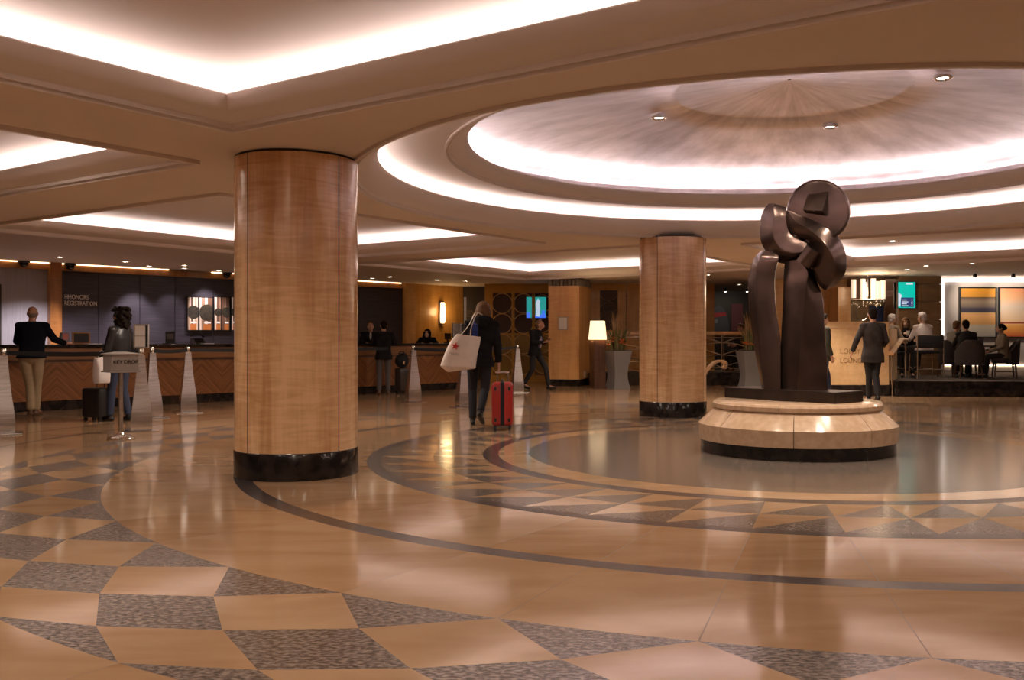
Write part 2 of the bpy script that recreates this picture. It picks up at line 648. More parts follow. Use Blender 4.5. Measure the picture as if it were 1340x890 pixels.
def build_coffer(i, c):
    u0, u1, v0, v1 = c
    bm = BM()
    rings = [[uv(u0 + d, v0 + d, H + z), uv(u1 - d, v0 + d, H + z), uv(u1 - d, v1 - d, H + z), uv(u0 + d, v1 - d, H + z)] for d, z in PROF]
    ring_loft(bm, rings, cap=False)
    bm.faces.new([bm.verts.new(p) for p in rings[-1]])
    bmesh.ops.remove_doubles(bm, verts=bm.verts, dist=1e-4)
    o = struct(finish(bm, 'trim_%d' % (i + 1), trimpl, smooth=40))
    bm = BM()
    rr = [[uv(u0 + d, v0 + d, H + z), uv(u1 - d, v0 + d, H + z), uv(u1 - d, v1 - d, H + z), uv(u0 + d, v1 - d, H + z)]
          for d, z in ((-.02, .112), (-.02, .135), (.05, .135), (.05, .112))]
    ring_loft(bm, rr, cap=False)
    finish(bm, 'cove_lamp', cove_m, o)


for i, c in enumerate(COFFERS):
    build_coffer(i, c)


def build_rotunda():
    bm = BM()
    outer = [(4.49, 2.732), (4.492, 2.703), (4.47, 2.70), (4.462, 2.708), (4.457, 2.734), (4.445, 2.734), (4.443, 2.718), (4.432, 2.716), (4.426, 2.742), (4.40, 2.752), (4.36, 2.768),
             (4.315, 2.795), (4.27, 2.84), (4.235, 2.89), (4.218, 2.935), (4.225, 2.948), (4.25, 2.94), (4.27, 2.89), (4.50, 2.87), (4.56, 2.90), (4.58, 2.99),
             (4.56, 3.05), (4.50, 3.085), (4.40, 3.095), (3.57, 3.065), (3.572, 3.045), (3.555, 3.04), (3.545, 3.068), (3.535, 3.066), (3.532, 3.054), (3.522, 3.054), (3.518, 3.074), (3.48, 3.085),
             (3.42, 3.108), (3.37, 3.145), (3.345, 3.18), (3.338, 3.20), (3.35, 3.21), (3.38, 3.195), (3.40, 3.15), (3.60, 3.14), (3.66, 3.17), (3.68, 3.24)]
    lathe(bm, outer, (CX, CY), 160, cap=False)
    o = struct(finish(bm, 'trim_9', trimpl, smooth=40))
    bm = BM()
    lathe(bm, [(3.68, 3.24), (3.682, 3.30), (3.675, 3.33), (3.65, 3.35), (3.58, 3.365), (3.4, 3.392), (3.0, 3.47), (2.5, 3.56), (2.0, 3.64), (1.6, 3.695), (1.24, 3.738), (1.22, 3.752), (1.18, 3.757),
               (0.8, 3.80), (0.4, 3.843), (0.02, 3.875)], (CX, CY), 160, cap=False)
    d = finish(bm, 'dome', domepl, ceiling, smooth=60)
    bm = BM()
    lathe(bm, [(4.36, 2.885), (4.34, 2.895), (4.40, 2.935), (4.42, 2.925)], (CX, CY), 128, cap=False)
    finish(bm, 'cove_lamp', cove_m, o)
    bm = BM()
    lathe(bm, [(3.575, 3.158), (3.565, 3.166), (3.62, 3.190), (3.63, 3.182)], (CX, CY), 128, cap=False)
    finish(bm, 'dome_lamp', dome_m, o)


build_rotunda()

# ------------------------------------------------------------------ walls
RA = math.radians(48.5)
RW = Vector((math.cos(RA), math.sin(RA), 0))
RB = Vector((-math.sin(RA), math.cos(RA), 0))         # away from the lobby
W0 = Vector((-10.95, 18.4, 0))
C0 = Vector((-8.86, 14.9, 0))


def hit(x, O=W0, y=None):
    """distance along the line O + s RW seen at picture column x (and height of row y there)"""
    k = (x - PX) / F
    s = (k * O.y - O.x) / (RW.x - k * RW.y)
    Y = O.y + s * RW.y
    return (s, Y, CAMH + (PY - y) * Y / F if y is not None else None)


def wall_box(name, a, b, mat, kind=True, parent=None, loc=None, rotz=0.0):
    bm = BM()
    box(bm, a, b)
    o = finish(bm, name, mat, parent, loc=loc, rotz=rotz)
    return struct(o) if kind else o


wl = wall_box('wall_left', (-24, 0.06, 0), (hit(606)[0], 0.2, H), plainwall, loc=W0, rotz=RA)
S = lambda x: hit(x)[0]
wall_box('wall_panel', (-24, 0.0, 0), (S(62), 0.06, H - .13), greywall, False, wl)
seams = [77, 129, 183, 229, 279, 345, 410, 470, 527]
for a, b in zip(seams[:-1], seams[1:]):
    wall_box('wall_panel', (S(a) + .006, 0.0, 0), (S(b) - .006, 0.055, H - .13), plum, False, wl)
wall_box('wall_panel', (S(540), -0.0, 0), (S(606), 0.055, H), goldwood, False, wl)
wall_box('mullion', (S(62), -0.16, 0), (S(77), 0.06, H), trimwood, False, wl)
wall_box('mullion', (S(527), -0.12, 0), (S(540), 0.06, H), oakwood, False, wl)
wall_box('fascia', (-24, -0.05, H - .15), (S(62), 0.06, H - .02), trimwood, False, wl)
wall_box('fascia', (S(77), -0.05, H - .15), (S(527), 0.06, H - .02), trimwood, False, wl)
for a, b in ((-60, 23), (37, 86), (97, 219), (275, 291), (301, 330), (450, 523)):
    wall_box('glow_strip', (S(a), -0.075, H - .022), (S(b), -0.052, H - .008), strip_m, False, wl)
wall_box('grey_door_edge', (S(-3), -.012, 0), (S(1.5), 0.0, hit(0, W0, 372)[2]), darkwall, False, wl)

wall_box('wall_back', (-28, -4.5, 0), (16, -4.3, H), plainwall)
wall_box('wall_right', (15.8, -4.3, 0), (16, 33, H), plainwall)
wall_box('wall_far', (-28, 32.8, 0), (15.8, 33, H), darkwall)

# dark alcove beside the registration wall
e = W0 + RW * S(606)
wall_box('wall_alcove', (e.x - .3, 27.6, 0), (-2.0, 27.8, H), darkwall)
ex = text('EXIT', 0.27, 'exit_lettering', M('dim_letters', (0.16, 0.10, 0.05), 0.6), None, at(611, 414.5, 27.55), sx=.85)
tag(ex, 'dim EXIT lettering on the dark alcove wall beside the gold wall', 'sign')

# gold back wall behind the planters, with a tall dark window
GY = 26.2
X0, XW0, XW1, X1 = (779 - PX) * GY / F, (785 - PX) * GY / F, (808.5 - PX) * GY / F, (935 - PX) * GY / F
zb, zt = CAMH + (PY - 432) * GY / F, CAMH + (PY - 380) * GY / F
bm = BM()
box(bm, (X0 - .6, GY, 0), (XW0, GY + .12, H))
box(bm, (XW0, GY, 0), (XW1, GY + .12, zb))
box(bm, (XW0, GY, zt), (XW1, GY + .12, H))
xs = (819.5 - PX) * GY / F
box(bm, (XW1, GY, 0), (xs - .008, GY + .12, H))
box(bm, (xs + .008, GY, 0), (X1, GY + .12, H))
struct(finish(bm, 'wall_gold', goldwood))
wd = struct(wall_box('window_1', (XW0, GY + .05, zb), (XW1, GY + .07, zt), glassdark))
bm = BM()
for cz in (zt - .02, (zb + zt) / 2 - .06):
    pts = [Vector(((XW0 + XW1) / 2 + .27 * math.cos(t), GY + .03, cz + .27 * math.sin(t))) for t in [2 * PI * i / 40 for i in range(41)]]
    pts = [p for p in pts if zb < p.z < zt and XW0 < p.x < XW1]
    run = [pts[0]]
    for p in pts[1:]:
        if (p - run[-1]).length > .12:
            if len(run) > 1:
                tube(bm, run, .010, 6)
            run = [p]
        else:
            run.append(p)
    if len(run) > 1:
        tube(bm, run, .010, 6)
tube(bm, [(XW0, GY + .03, (zb + zt) / 2), (XW1, GY + .03, (zb + zt) / 2)], .008, 6)
finish(bm, 'window_ring', steel, wd, smooth=40)

# dark lounge behind the railing
wall_box('wall_lounge', (X1, 30.5, 0), (6.4, 30.7, H), darkwall)
wall_box('wall_lounge_side', (X1 - .1, GY + .12, 0), (X1, 30.5, H), darkwood)

# raised platform of the lounge, with two steps on the right
PLZ = 0.30
SA = math.radians(-4.5)


def plat(pts, z, name, mat, zb0=0.0):
    bm = BM()
    ring_loft(bm, [[Vector((x, y, zb0)) for x, y in pts], [Vector((x, y, z)) for x, y in pts]])
    return finish(bm, name, mat)


pf = plat([(0.75, 24.05), (5.0, 24.05), (5.4, 20.4), (6.95, 19.6), (15.8, 18.95), (15.8, 32.8), (0.75, 32.8)], PLZ, 'floor_lounge', [carpet])
struct(pf)
stp = plat([(6.9, 19.28), (15.8, 18.62), (15.8, 18.94), (6.9, 19.59)], 0.16, 'trim_10', blackstone)
struct(stp)
bm = BM()
ring_loft(bm, [[Vector((6.95, 19.57, .16)), Vector((15.8, 18.92, .16)), Vector((15.8, 18.948, .16)), Vector((6.95, 19.598, .16))],
               [Vector((6.95, 19.57, PLZ + .004)), Vector((15.8, 18.92, PLZ + .004)), Vector((15.8, 18.948, PLZ + .004)), Vector((6.95, 19.598, PLZ + .004))]])
struct(finish(bm, 'trim_11', blackstone))
bm = BM()
box(bm, (0.75, 24.0, 0), (5.0, 24.05, PLZ + .02))
struct(finish(bm, 'trim_12', blackstone))

# walls of the lounge on the right
LY = 23.0
lx = lambda x, Y=LY: (x - PX) * Y / F
wall_box('wall_orange', (lx(1000, 24.2), 24.2, 0), (lx(1180, 24.2), 24.4, H), oakwood)
wall_box('wall_pilaster', (lx(1097, 23.4), 23.4, PLZ), (lx(1113, 23.4), 24.2, H - .25), oakwood)
wall_box('wall_tan', (lx(1113, 23.9), 23.9, PLZ), (lx(1157, 23.9), 24.2, H), M('tan_wall', (0.36, 0.24, 0.13), .5))
tile = M('brown_stone_tile', (0.13, 0.075, 0.038), 0.3, col2=(0.22, 0.13, 0.07), scale=(2, 2, 6), detail=6)
bm = BM()
TY = 23.1
xa, xb = lx(1176, TY), lx(1232, TY)
zs = [PLZ] + [CAMH + (PY - y) * TY / F for y in (467, 442, 418, 395, 372)] + [H]
for z0, z1 in zip(zs[:-1], zs[1:]):
    xm = xa + (xb - xa) * .52
    box(bm, (xa, TY, z0 + .004), (xm - .004, TY + .6, z1 - .004))
    box(bm, (xm + .004, TY, z0 + .004), (xb, TY + .6, z1 - .004))
struct(finish(bm, 'wall_tiled', tile))
wr = wall_box('wall_paintings', (xb, LY + .25, PLZ), (15.8, LY + .45, H), lightwall)
bm = BM()
box(bm, (xb + .01, LY + .19, 0.75), (xb + .10, LY + .24, H - .12))
finish(bm, 'glow_strip', slotw_m, wr)
bm = BM()
box(bm, (xb + .01, LY + .17, H - .13), (15.8, LY + .235, H - .045))
finish(bm, 'glow_strip', slotw_m, wr)
bm = BM()
box(bm, (xb + .14, LY + .21, PLZ + .22), (15.8, LY + .245, PLZ + .24))  # glowing strip stands for the orange reflection at the wall foot; no lamp
finish(bm, 'glow_strip', strip_m, wr)


# ------------------------------------------------------------------ columns
def column(label, c, r):
    t = thing('column', label, 'column', (c[0], c[1], 0), 0, 'maple clad columns of the lobby')
    bm = BM()
    lathe(bm, [(r - .012, .2), (r - .012, H - .003)], seg=64)
    finish(bm, 'core', seam_m, t, smooth=40)
    g = .010 / r
    for k in range(4):
        a0 = math.radians(-123.5 + 90 * k) + g / 2
        bm = BM()
        a1 = a0 + PI / 2 - g
        n = 28
        prof = [(r - .011, .225), (r, .225), (r, H - .022), (r - .011, H - .022)]
        lathe(bm, prof, seg=n, a0=a0, a1=a1)
        finish(bm, 'veneer_panel', maple, t, smooth=40)
    bm = BM()
    lathe(bm, [(r + .006, 0.0), (r + .006, .215), (r + .001, .226), (r - .02, .226)], seg=72)
    finish(bm, 'base', blackstone, t, smooth=30)
    return t


column('round maple clad column standing left of the walking woman', (-2.288, 8.194), .519)
column('round maple clad column just left of the bronze sculpture', (1.751, 14.52), .513)


# ------------------------------------------------------------------ sculpture and plinth
def build_plinth():
    t = thing('plinth', 'round cream stone plinth with black base under the bronze sculpture', 'plinth', (CX + .09, CY + .08, 0))
    bm = BM()
    lathe(bm, [(.995, 0), (.995, .13)], seg=96)
    finish(bm, 'base_ring', blackstone, t, smooth=30)
    g = .006
    for k in range(8):
        a0 = math.radians(-60.5 + 45 * k)
        bm = BM()
        prof = [(.5, .13), (1.015, .13), (1.018, .29), (1.008, .30), (.845, .452), (.5, .452)]
        rv = lathe(bm, prof, seg=12, a0=a0 + g / 2, a1=a0 + PI / 4 - g / 2)
        for e_ in (0, -1):
            bm.faces.new([r_[e_] for r_ in rv])
        finish(bm, 'stone_segment', stone, t, smooth=30)
    for k in range(4):
        a0 = math.radians(-115 + 90 * k)
        bm = BM()
        rv = lathe(bm, [(.3, .452), (.86, .452), (.87, .46), (.87, .50), (.855, .522), (.83, .53), (.3, .53)], seg=20, a0=a0 + g / 2, a1=a0 + PI / 2 - g / 2)
        for e_ in (0, -1):
            bm.faces.new([r_[e_] for r_ in rv])
        finish(bm, 'top_ring', stone, t, smooth=30)
    bm = BM()
    lathe(bm, [(.8, .40), (.8, .524)], seg=48)
    finish(bm, 'core', stone, t)


build_plinth()
A_ = lambda x, y: (960 + x / 5.741, 225 + y / 5.741)
B_ = lambda x, y: (960 + x / 5.565, 370 + y / 5.565)
SCX, SCY = 2.45, 9.92


def sp_(p, dy, k=.62):
    """a point of the sculpture: where the sight line meets its own depth"""
    X = (p[0] - PX) * SCY / F
    Y = SCY + dy - k * max(-.4, min(.4, X - SCX))
    return at(p[0], p[1], Y)


def ribbon(bm, rows, back, n=40):
    """rows of (left, ridge, right) points, each ((x, y), depth); lofted smoothly into a closed solid"""
    loops = []
    for j in range(3):
        loops.append(crom([sp_(r[j][0], r[j][1]) for r in rows], n))
    lb = crom([sp_(r[0][0], back[0] if not isinstance(back[0], list) else back[0][i]) for i, r in enumerate(rows)], n)
    rb = crom([sp_(r[2][0], back[1] if not isinstance(back[1], list) else back[1][i]) for i, r in enumerate(rows)], n)
    rings = [[loops[0][i], loops[1][i], loops[2][i], rb[i], (rb[i] + lb[i]) / 2, lb[i]] for i in range(n)]
    fine = []
    for r in rings:
        q = []
        for a, b in zip(r, r[1:] + r[:1]):
            q += [a, a.lerp(b, .08), a.lerp(b, .5), a.lerp(b, .92)]
        # a slightly eased edge: pull the corners in
        m = len(q)
        q2 = []
        for i in range(m):
            q2.append(q[i] * .6 + (q[i - 1] + q[(i + 1) % m]) * .2 if i % 4 == 0 else q[i])
        fine.append(q2)
    ring_loft(bm, fine)


sculpt = thing('sculpture', 'tall dark bronze abstract sculpture of knotted curving forms on a round plinth', 'sculpture', (0, 0, 0))
bm = BM()
ribbon(bm, [((B_(208, 786), -.02), (B_(222, 786), -.18), (B_(345, 786), -.13)), ((B_(165, 560), -.02), (B_(200, 560), -.18), (B_(345, 560), -.13)),
            ((B_(140, 400), -.02), (B_(185, 400), -.18), (B_(341, 400), -.13)), ((B_(115, 200), -.02), (B_(172, 200), -.18), (B_(310, 200), -.13)),
            ((B_(105, 0), -.02), (B_(166, 0), -.18), (B_(299, 0), -.13)), ((A_(128, 720), -.02), (A_(172, 720), -.18), (A_(322, 720), -.13)),
            ((A_(160, 640), -.02), (A_(200, 640), -.16), (A_(340, 650), -.12)), ((A_(215, 585), -.02), (A_(240, 590), -.10), (A_(350, 610), -.08))], (.16, .16))
finish(bm, 'leg', bronze, sculpt, smooth=28)
bm = BM()
ribbon(bm, [((B_(345, 786), -.08), (B_(460, 786), -.22), (B_(686, 786), -.05)), ((B_(345, 560), -.08), (B_(478, 560), -.22), (B_(681, 560), -.05)),
            ((B_(346, 400), -.08), (B_(491, 400), -.22), (B_(668, 400), -.05)), ((B_(356, 200), -.08), (B_(513, 200), -.22), (B_(657, 200), -.05)),
            ((B_(360, 90), -.08), (B_(522, 90), -.22), (B_(645, 90), -.05)), ((B_(362, 0), -.08), (B_(530, 0), -.22), (B_(610, 0), -.05)),
            ((A_(378, 745), -.06), (A_(555, 745), -.2), (A_(600, 760), -.05)), ((A_(385, 670), -.06), (A_(480, 660), -.14), (A_(570, 680), -.05))], (.2, .2))
finish(bm, 'leg', bronze, sculpt, smooth=28)
bm = BM()
ribbon(bm, [((A_(262, 236), -.02), (A_(300, 236), -.12), (A_(396, 266), -.10)), ((A_(240, 262), -.02), (A_(300, 258), -.14), (A_(398, 285), -.11)), ((A_(207, 330), -.02), (A_(300, 330), -.17), (A_(401, 330), -.13)),
            ((A_(196, 430), -.02), (A_(292, 425), -.19), (A_(404, 396), -.14)), ((A_(212, 545), -.02), (A_(305, 505), -.19), (A_(420, 452), -.14)),
            ((A_(285, 645), -.02), (A_(360, 580), -.19), (A_(462, 490), -.14)), ((A_(380, 692), -.02), (A_(440, 610), -.18), (A_(515, 512), -.14)),
            ((A_(490, 660), -.02), (A_(522, 600), -.17), (A_(565, 530), -.13))], (.22, .14))
finish(bm, 'crescent', bronze, sculpt, smooth=28)
bm = BM()
ctr = A_(640, 292)
rpx = 239 / 5.741
rings = []
for k, dy in ((.90, -.17), (.955, -.165), (.985, -.15), (1.0, -.11), (1.0, .10), (.97, .16), (.9, .17)):
    rings.append([sp_((ctr[0] + k * rpx * math.cos(2 * PI * i / 72), ctr[1] + k * rpx * .985 * math.sin(2 * PI * i / 72)), dy) for i in range(72)])
ring_loft(bm, rings)
finish(bm, 'disc', bronze, sculpt, smooth=28)
bm = BM()
q = [sp_(A_(*p), d) for p, d in (((520, 282), -.27), ((668, 293), -.27), ((545, 312), -.165), ((692, 328), -.165), ((560, 160), -.165), ((708, 146), -.165))]
vs = [bm.verts.new(p) for p in q]
for f in ((0, 1, 5, 4), (0, 2, 3, 1), (1, 3, 5), (0, 4, 2), (2, 4, 5, 3)):
    bm.faces.new([vs[i] for i in f])
finish(bm, 'wedge', bronze, sculpt)
bm = BM()
ribbon(bm, [((A_(392, 300), -.14), (A_(404, 285), -.19), (A_(500, 325), -.19)), ((A_(396, 395), -.14), (A_(470, 375), -.24), (A_(575, 352), -.17)),
            ((A_(450, 470), -.16), (A_(555, 425), -.29), (A_(690, 412), -.17)), ((A_(550, 515), -.17), (A_(640, 490), -.31), (A_(765, 470), -.14)),
            ((A_(598, 600), -.17), (A_(705, 565), -.31), (A_(815, 535), -.12)), ((A_(585, 690), -.17), (A_(752, 650), -.29), (A_(849, 640), -.10)),
            ((A_(602, 775), -.15), (A_(765, 740), -.26), (A_(838, 762), -.10)), ((A_(645, 855), -.12), (A_(735, 830), -.2), (A_(775, 842), -.10)),
            ((A_(682, 888), -.08), (A_(690, 890), -.10), (A_(698, 885), -.08))], (.14, .14))
finish(bm, 'curved_band', bronze, sculpt, smooth=28)
bm = BM()
ell(bm, sp_(A_(478, 492), .03), (.10, .11, .12))
ell(bm, sp_(A_(562, 530), .03), (.075, .11, .075))
ell(bm, sp_(A_(425, 425), .02), (.085, .10, .13))
finish(bm, 'core', bronze, sculpt, smooth=40)
bm = BM()
capsule(bm, sp_(A_(606, 580), -.22), sp_(A_(528, 692), -.22), .088, .088, 24, False, False)
finish(bm, 'connector', bronze, sculpt, smooth=40)
bm = BM()
Fc, d1, d2 = Vector((2.71, 9.24, 0)), Vector((.766, .643, 0)), Vector((-.643, .766, 0))
cor = [Fc, Fc + d1 * .50, Fc + d1 * .50 + d2 * 1.40, Fc + d2 * 1.40]
ring_loft(bm, [[p + Vector((0, 0, z)) for p in cor] for z in (.531, .642)])
bmesh.ops.bevel(bm, geom=bm.edges[:], offset=.006, segments=2, affect='EDGES')
finish(bm, 'base_slab', bronze_e, sculpt)


# ------------------------------------------------------------------ registration desk
def cpos(x, off=0.0, O=C0):
    """world x, y of the point seen at picture column x on the line parallel to the desk, off metres behind its front"""
    P = O + RB * off
    s, Y, _ = hit(x, P)
    return P + RW * s


CT = 1.085
s1 = hit(613, C0)[0]
s0 = -7.0
desk = thing('reception_desk', 'long dark wood reception desk with chevron front and black stone top', 'desk', C0, RA)
bm = BM(); box(bm, (s0, .03, .16), (s1, .72, CT - .045)); finish(bm, 'carcass', darkwood, desk)
bm = BM(); box(bm, (s0, .02, 0), (s1, .70, .16)); finish(bm, 'plinth_base', blackstone, desk)
n = 9
for k in range(n):
    a, b = s0 + (s1 - s0) * k / n, s0 + (s1 - s0) * (k + 1) / n
    bm = BM(); box(bm, (a + .003, .0, .16), (b - .003, .03, .79)); finish(bm, 'front_panel', chevron, desk)
    bm = BM(); box(bm, (a + .003, .0, .835), (b - .003, .03, CT - .06)); finish(bm, 'rail_panel', M('rail_veneer', (.20, .085, .032), .3, col2=(.30, .14, .055), scale=(2, 2, 40)), desk)
bm = BM(); box(bm, (s0, -.06, CT - .05), (s1 + .03, .80, CT), bevel=.008); finish(bm, 'desk_top', blackstone, desk)

# sign lettering on the plum wall
zc = hit(84, W0, 394.5)[2]
zc2 = hit(84, W0, 402.5)[2]
letter_m = M('sign_letters', (0.90, 0.84, 0.78), 0.4)
for body, y0, y1, xa_, xb_, nm in (('HHONORS', 385.2, 391.0, 84, 115.5, 'top'), ('REGISTRATION', 393.4, 399.2, 84, 126.5, 'bottom')):
    sa, sb = S(xa_), S(xb_)
    z1 = hit(84, W0, y1)[2]
    z0 = hit(84, W0, y0)[2]
    size = (z0 - z1) / .70
    o = text(body, size, 'wall_lettering', letter_m, None)
    wd_ = max(v.co.x for v in o.data.vertices)
    o.scale = ((sb - sa) / wd_, 1, 1)
    o.location = W0 + RW * sa + RB * -.006 + Vector((0, 0, z1))
    o.rotation_euler = (PI / 2, 0, RA)
    tag(o, 'pale metal letters spelling %s on the plum wall, %s line' % (body, nm), 'sign')


# mirror panels on the plum wall, their reflections painted as stripes and bushes
def painted_mirror_panel(x0, x1, label, seed):
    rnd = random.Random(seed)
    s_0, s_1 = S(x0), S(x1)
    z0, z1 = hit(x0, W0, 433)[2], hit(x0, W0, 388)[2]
    t = thing('painted_mirror', label, 'picture', W0 + RW * s_0 + RB * -.03 + Vector((0, 0, z0)), RA, 'mirror panels with painted reflections on the plum wall')
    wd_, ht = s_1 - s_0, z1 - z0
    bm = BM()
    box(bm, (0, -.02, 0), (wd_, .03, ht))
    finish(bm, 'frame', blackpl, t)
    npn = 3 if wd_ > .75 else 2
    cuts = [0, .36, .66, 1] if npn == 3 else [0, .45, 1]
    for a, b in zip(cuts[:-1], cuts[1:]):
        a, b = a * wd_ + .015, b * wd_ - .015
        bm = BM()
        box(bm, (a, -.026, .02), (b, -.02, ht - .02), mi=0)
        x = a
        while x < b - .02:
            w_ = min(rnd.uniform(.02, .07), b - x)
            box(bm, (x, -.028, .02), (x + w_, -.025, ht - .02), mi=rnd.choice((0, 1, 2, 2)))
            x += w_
        pane = finish(bm, 'pane', [M('pic_umber', (.20, .10, .06), .4), M('pic_tan', (.42, .25, .16), .4), M('pic_cream_glow', (.85, .68, .54), .4, emit=.18)], t)  # stripes and shapes glow faintly, standing for bright reflections
        cx_, r_ = (a + b) / 2 + rnd.uniform(-.04, .04), min(.26, (b - a) * .62)
        bm = BM()
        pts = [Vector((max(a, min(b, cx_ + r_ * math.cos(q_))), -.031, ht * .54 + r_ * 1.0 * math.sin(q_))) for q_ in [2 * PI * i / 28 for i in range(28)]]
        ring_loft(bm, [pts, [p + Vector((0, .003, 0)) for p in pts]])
        finish(bm, 'reflected_bush', M('pic_dark', (.035, .028, .018), .5, col2=(.07, .055, .035), scale=(20, 20, 20)), pane)
        bm = BM()
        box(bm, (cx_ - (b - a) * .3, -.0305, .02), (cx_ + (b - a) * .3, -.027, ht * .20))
        finish(bm, 'reflected_pot', M('pic_orange_glow', (.62, .20, .05), .4, emit=.12), pane)
        bm = BM()
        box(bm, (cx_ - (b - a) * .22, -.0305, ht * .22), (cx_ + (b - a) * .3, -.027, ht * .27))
        finish(bm, 'reflected_flower', M('pic_white_glow', (.9, .85, .78), .4, emit=.3), pane)


painted_mirror_panel(243.5, 277, 'widest three-pane mirror panel with painted reflections of dark round bushes on the plum wall', 3)
painted_mirror_panel(278.5, 299.5, 'middle two-pane mirror panel with painted reflections of round bushes, right of the widest one', 5)
painted_mirror_panel(301, 322, 'mirror panel with painted reflections, cut off by the large maple column', 8)


def downlight(x, y, label, spot=None, z=H, group='recessed ceiling downlights', tilt=None, scale=1.0):
    p = ce(x, y, z)
    t = thing('downlight', label, 'downlight', p, 0, group)
    bm = BM()
    lathe(bm, [(.05 * scale, -.001), (.085 * scale, -.001), (.09 * scale, -.008), (.06 * scale, -.012), (.052 * scale, -.003)], seg=24, cap=False)
    finish(bm, 'trim_ring', M('white_trim', (.75, .68, .62), .4), t, smooth=40)
    bm = BM()
    lathe(bm, [(.052 * scale, -.002), (.052 * scale, -.006)], seg=24)
    finish(bm, 'lens', down_m, t)
    if spot:
        l = bpy.data.lights.new('lamp', 'SPOT')
        l.energy = spot[0] * SPOT
        l.color = spot[2] if len(spot) > 2 else (1, .82, .64)
        l.spot_size = math.radians(spot[1])
        l.spot_blend = .7
        l.shadow_soft_size = .05
        lo = bpy.data.objects.new('lamp', l)
        COL.objects.link(lo)
        lo.parent = t
        lo.location = (0, 0, -.03)
        if tilt:
            lo.rotation_euler = (RB * tilt - Vector((0, 0, 1))).to_track_quat('-Z', 'Y').to_euler()
    return t


wash = (1.0, .88, .92)
for x, y, lab, sp in (
        (78, 336, 'downlight above the grey wall panel and the bald man', (330, 85, wash)),
        (164, 342, 'dim downlight above the curly haired woman', (150, 75, wash)),
        (195, 348, 'downlight above the sign holder at the plum wall', (170, 62, wash)),
        (241, 347, 'upper of two neighbouring downlights left of the painted mirror panels', (60, 80, wash)),
        (241, 351, 'lower of two neighbouring downlights left of the painted mirror panels', (60, 60, wash)),
        (286, 354, 'downlight above the painted mirror panels', (110, 70, wash)),
        (487, 364, 'downlight over the desk, just right of the large column', (45, 80)),
        (511, 362, 'second downlight to the right of the large column', (25, 80)),
        (572, 366, 'downlight above the glowing wall sconce', (30, 90)),
        (610, 367.5, 'small downlight above the dark alcove', None)):
    downlight(x, y, lab, sp, tilt=.45 if sp and len(sp) > 2 else None)
for x, y, lab in ((31, 342, 'black dome camera above the grey wall panel'), (92, 348, 'black dome camera above the registration lettering'),
                  (297, 359, 'black dome camera above the painted mirror panels')):
    yy = y - 4.5
    p = cpos(x, -.12, W0)
    t = thing('dome_camera', lab, 'camera', (p.x, p.y, H))
    bm = BM(); lathe(bm, [(.11, -.001), (.115, -.03), (.10, -.04)], seg=28); finish(bm, 'housing', blackpl, t, smooth=40)
    bm = BM(); lathe(bm, [(.085, -.04), (.08, -.075), (.06, -.11), (.03, -.128), (.004, -.132)], seg=28); finish(bm, 'bubble', M('dome_plastic', (.015, .013, .014), .08), t, smooth=60)


def dome_z(r):
    P = [(3.4, 3.385), (3.0, 3.47), (2.5, 3.56), (2.0, 3.64), (1.6, 3.695), (1.24, 3.738)]
    for (r1, z1), (r0, z0) in zip(P[:-1], P[1:]):
        if r0 <= r <= r1:
            return z0 + (z1 - z0) * (r - r0) / (r1 - r0)


dome_pts = []
for x, y, lab in ((862, 152, 'small spotlight in the dome, left of the sculpture'), (1086.5, 164, 'bright spotlight in the dome right above the sculpture'),
                  (1234, 99.5, 'spotlight high in the dome at the right')):
    lo_, hi_ = 8.5, 12.5
    best = min(((abs(at(x, y, Y).z - dome_z(math.hypot(at(x, y, Y).x - CX, Y - CY))), Y) for Y in [8.5 + .01 * i for i in range(400)]
                if 1.25 < math.hypot(at(x, y, Y).x - CX, Y - CY) < 3.3))
    p = at(x, y, best[1])
    t = thing('dome_spotlight', lab, 'spotlight', p - Vector((0, 0, .012)), 0, 'spotlights in the dome')
    dome_first = t
    bm = BM(); lathe(bm, [(.055, .02), (.085, .02), (.09, -.012), (.075, -.02), (.058, -.006)], seg=28, cap=False); finish(bm, 'trim_ring', chrome, t, smooth=40)
    bm = BM(); lathe(bm, [(.056, .0), (.056, .012)], seg=24); finish(bm, 'lens', down_m, t)
    l = bpy.data.lights.new('lamp', 'SPOT'); l.energy = DOMESPOT; l.color = (1, .84, .68); l.spot_size = math.radians(130); l.spot_blend = .8; l.shadow_soft_size = .08
    lo = bpy.data.objects.new('lamp', l); COL.objects.link(lo); lo.parent = t; lo.location = (0, 0, -.03)
    dome_pts.append(p)
for k in range(4):  # added unseen spots that lift the light on the floor
    a_ = math.radians(222 + 28 * k)
    p = Vector((CX + 1.52 * math.cos(a_), CY + 1.52 * math.sin(a_), dome_z(1.52) - .012))
    c_ = copy_tree(dome_first)
    c_.location = p
    c_['label'] = 'added spotlight in the dome, unseen behind the near rim'
BOOST = {(-10.41, 8.70): 1.6, (-9.88, 9.05): 1.6, (-8.13, 16.2): 3.0, (-5.38, 15.6): 1.4}
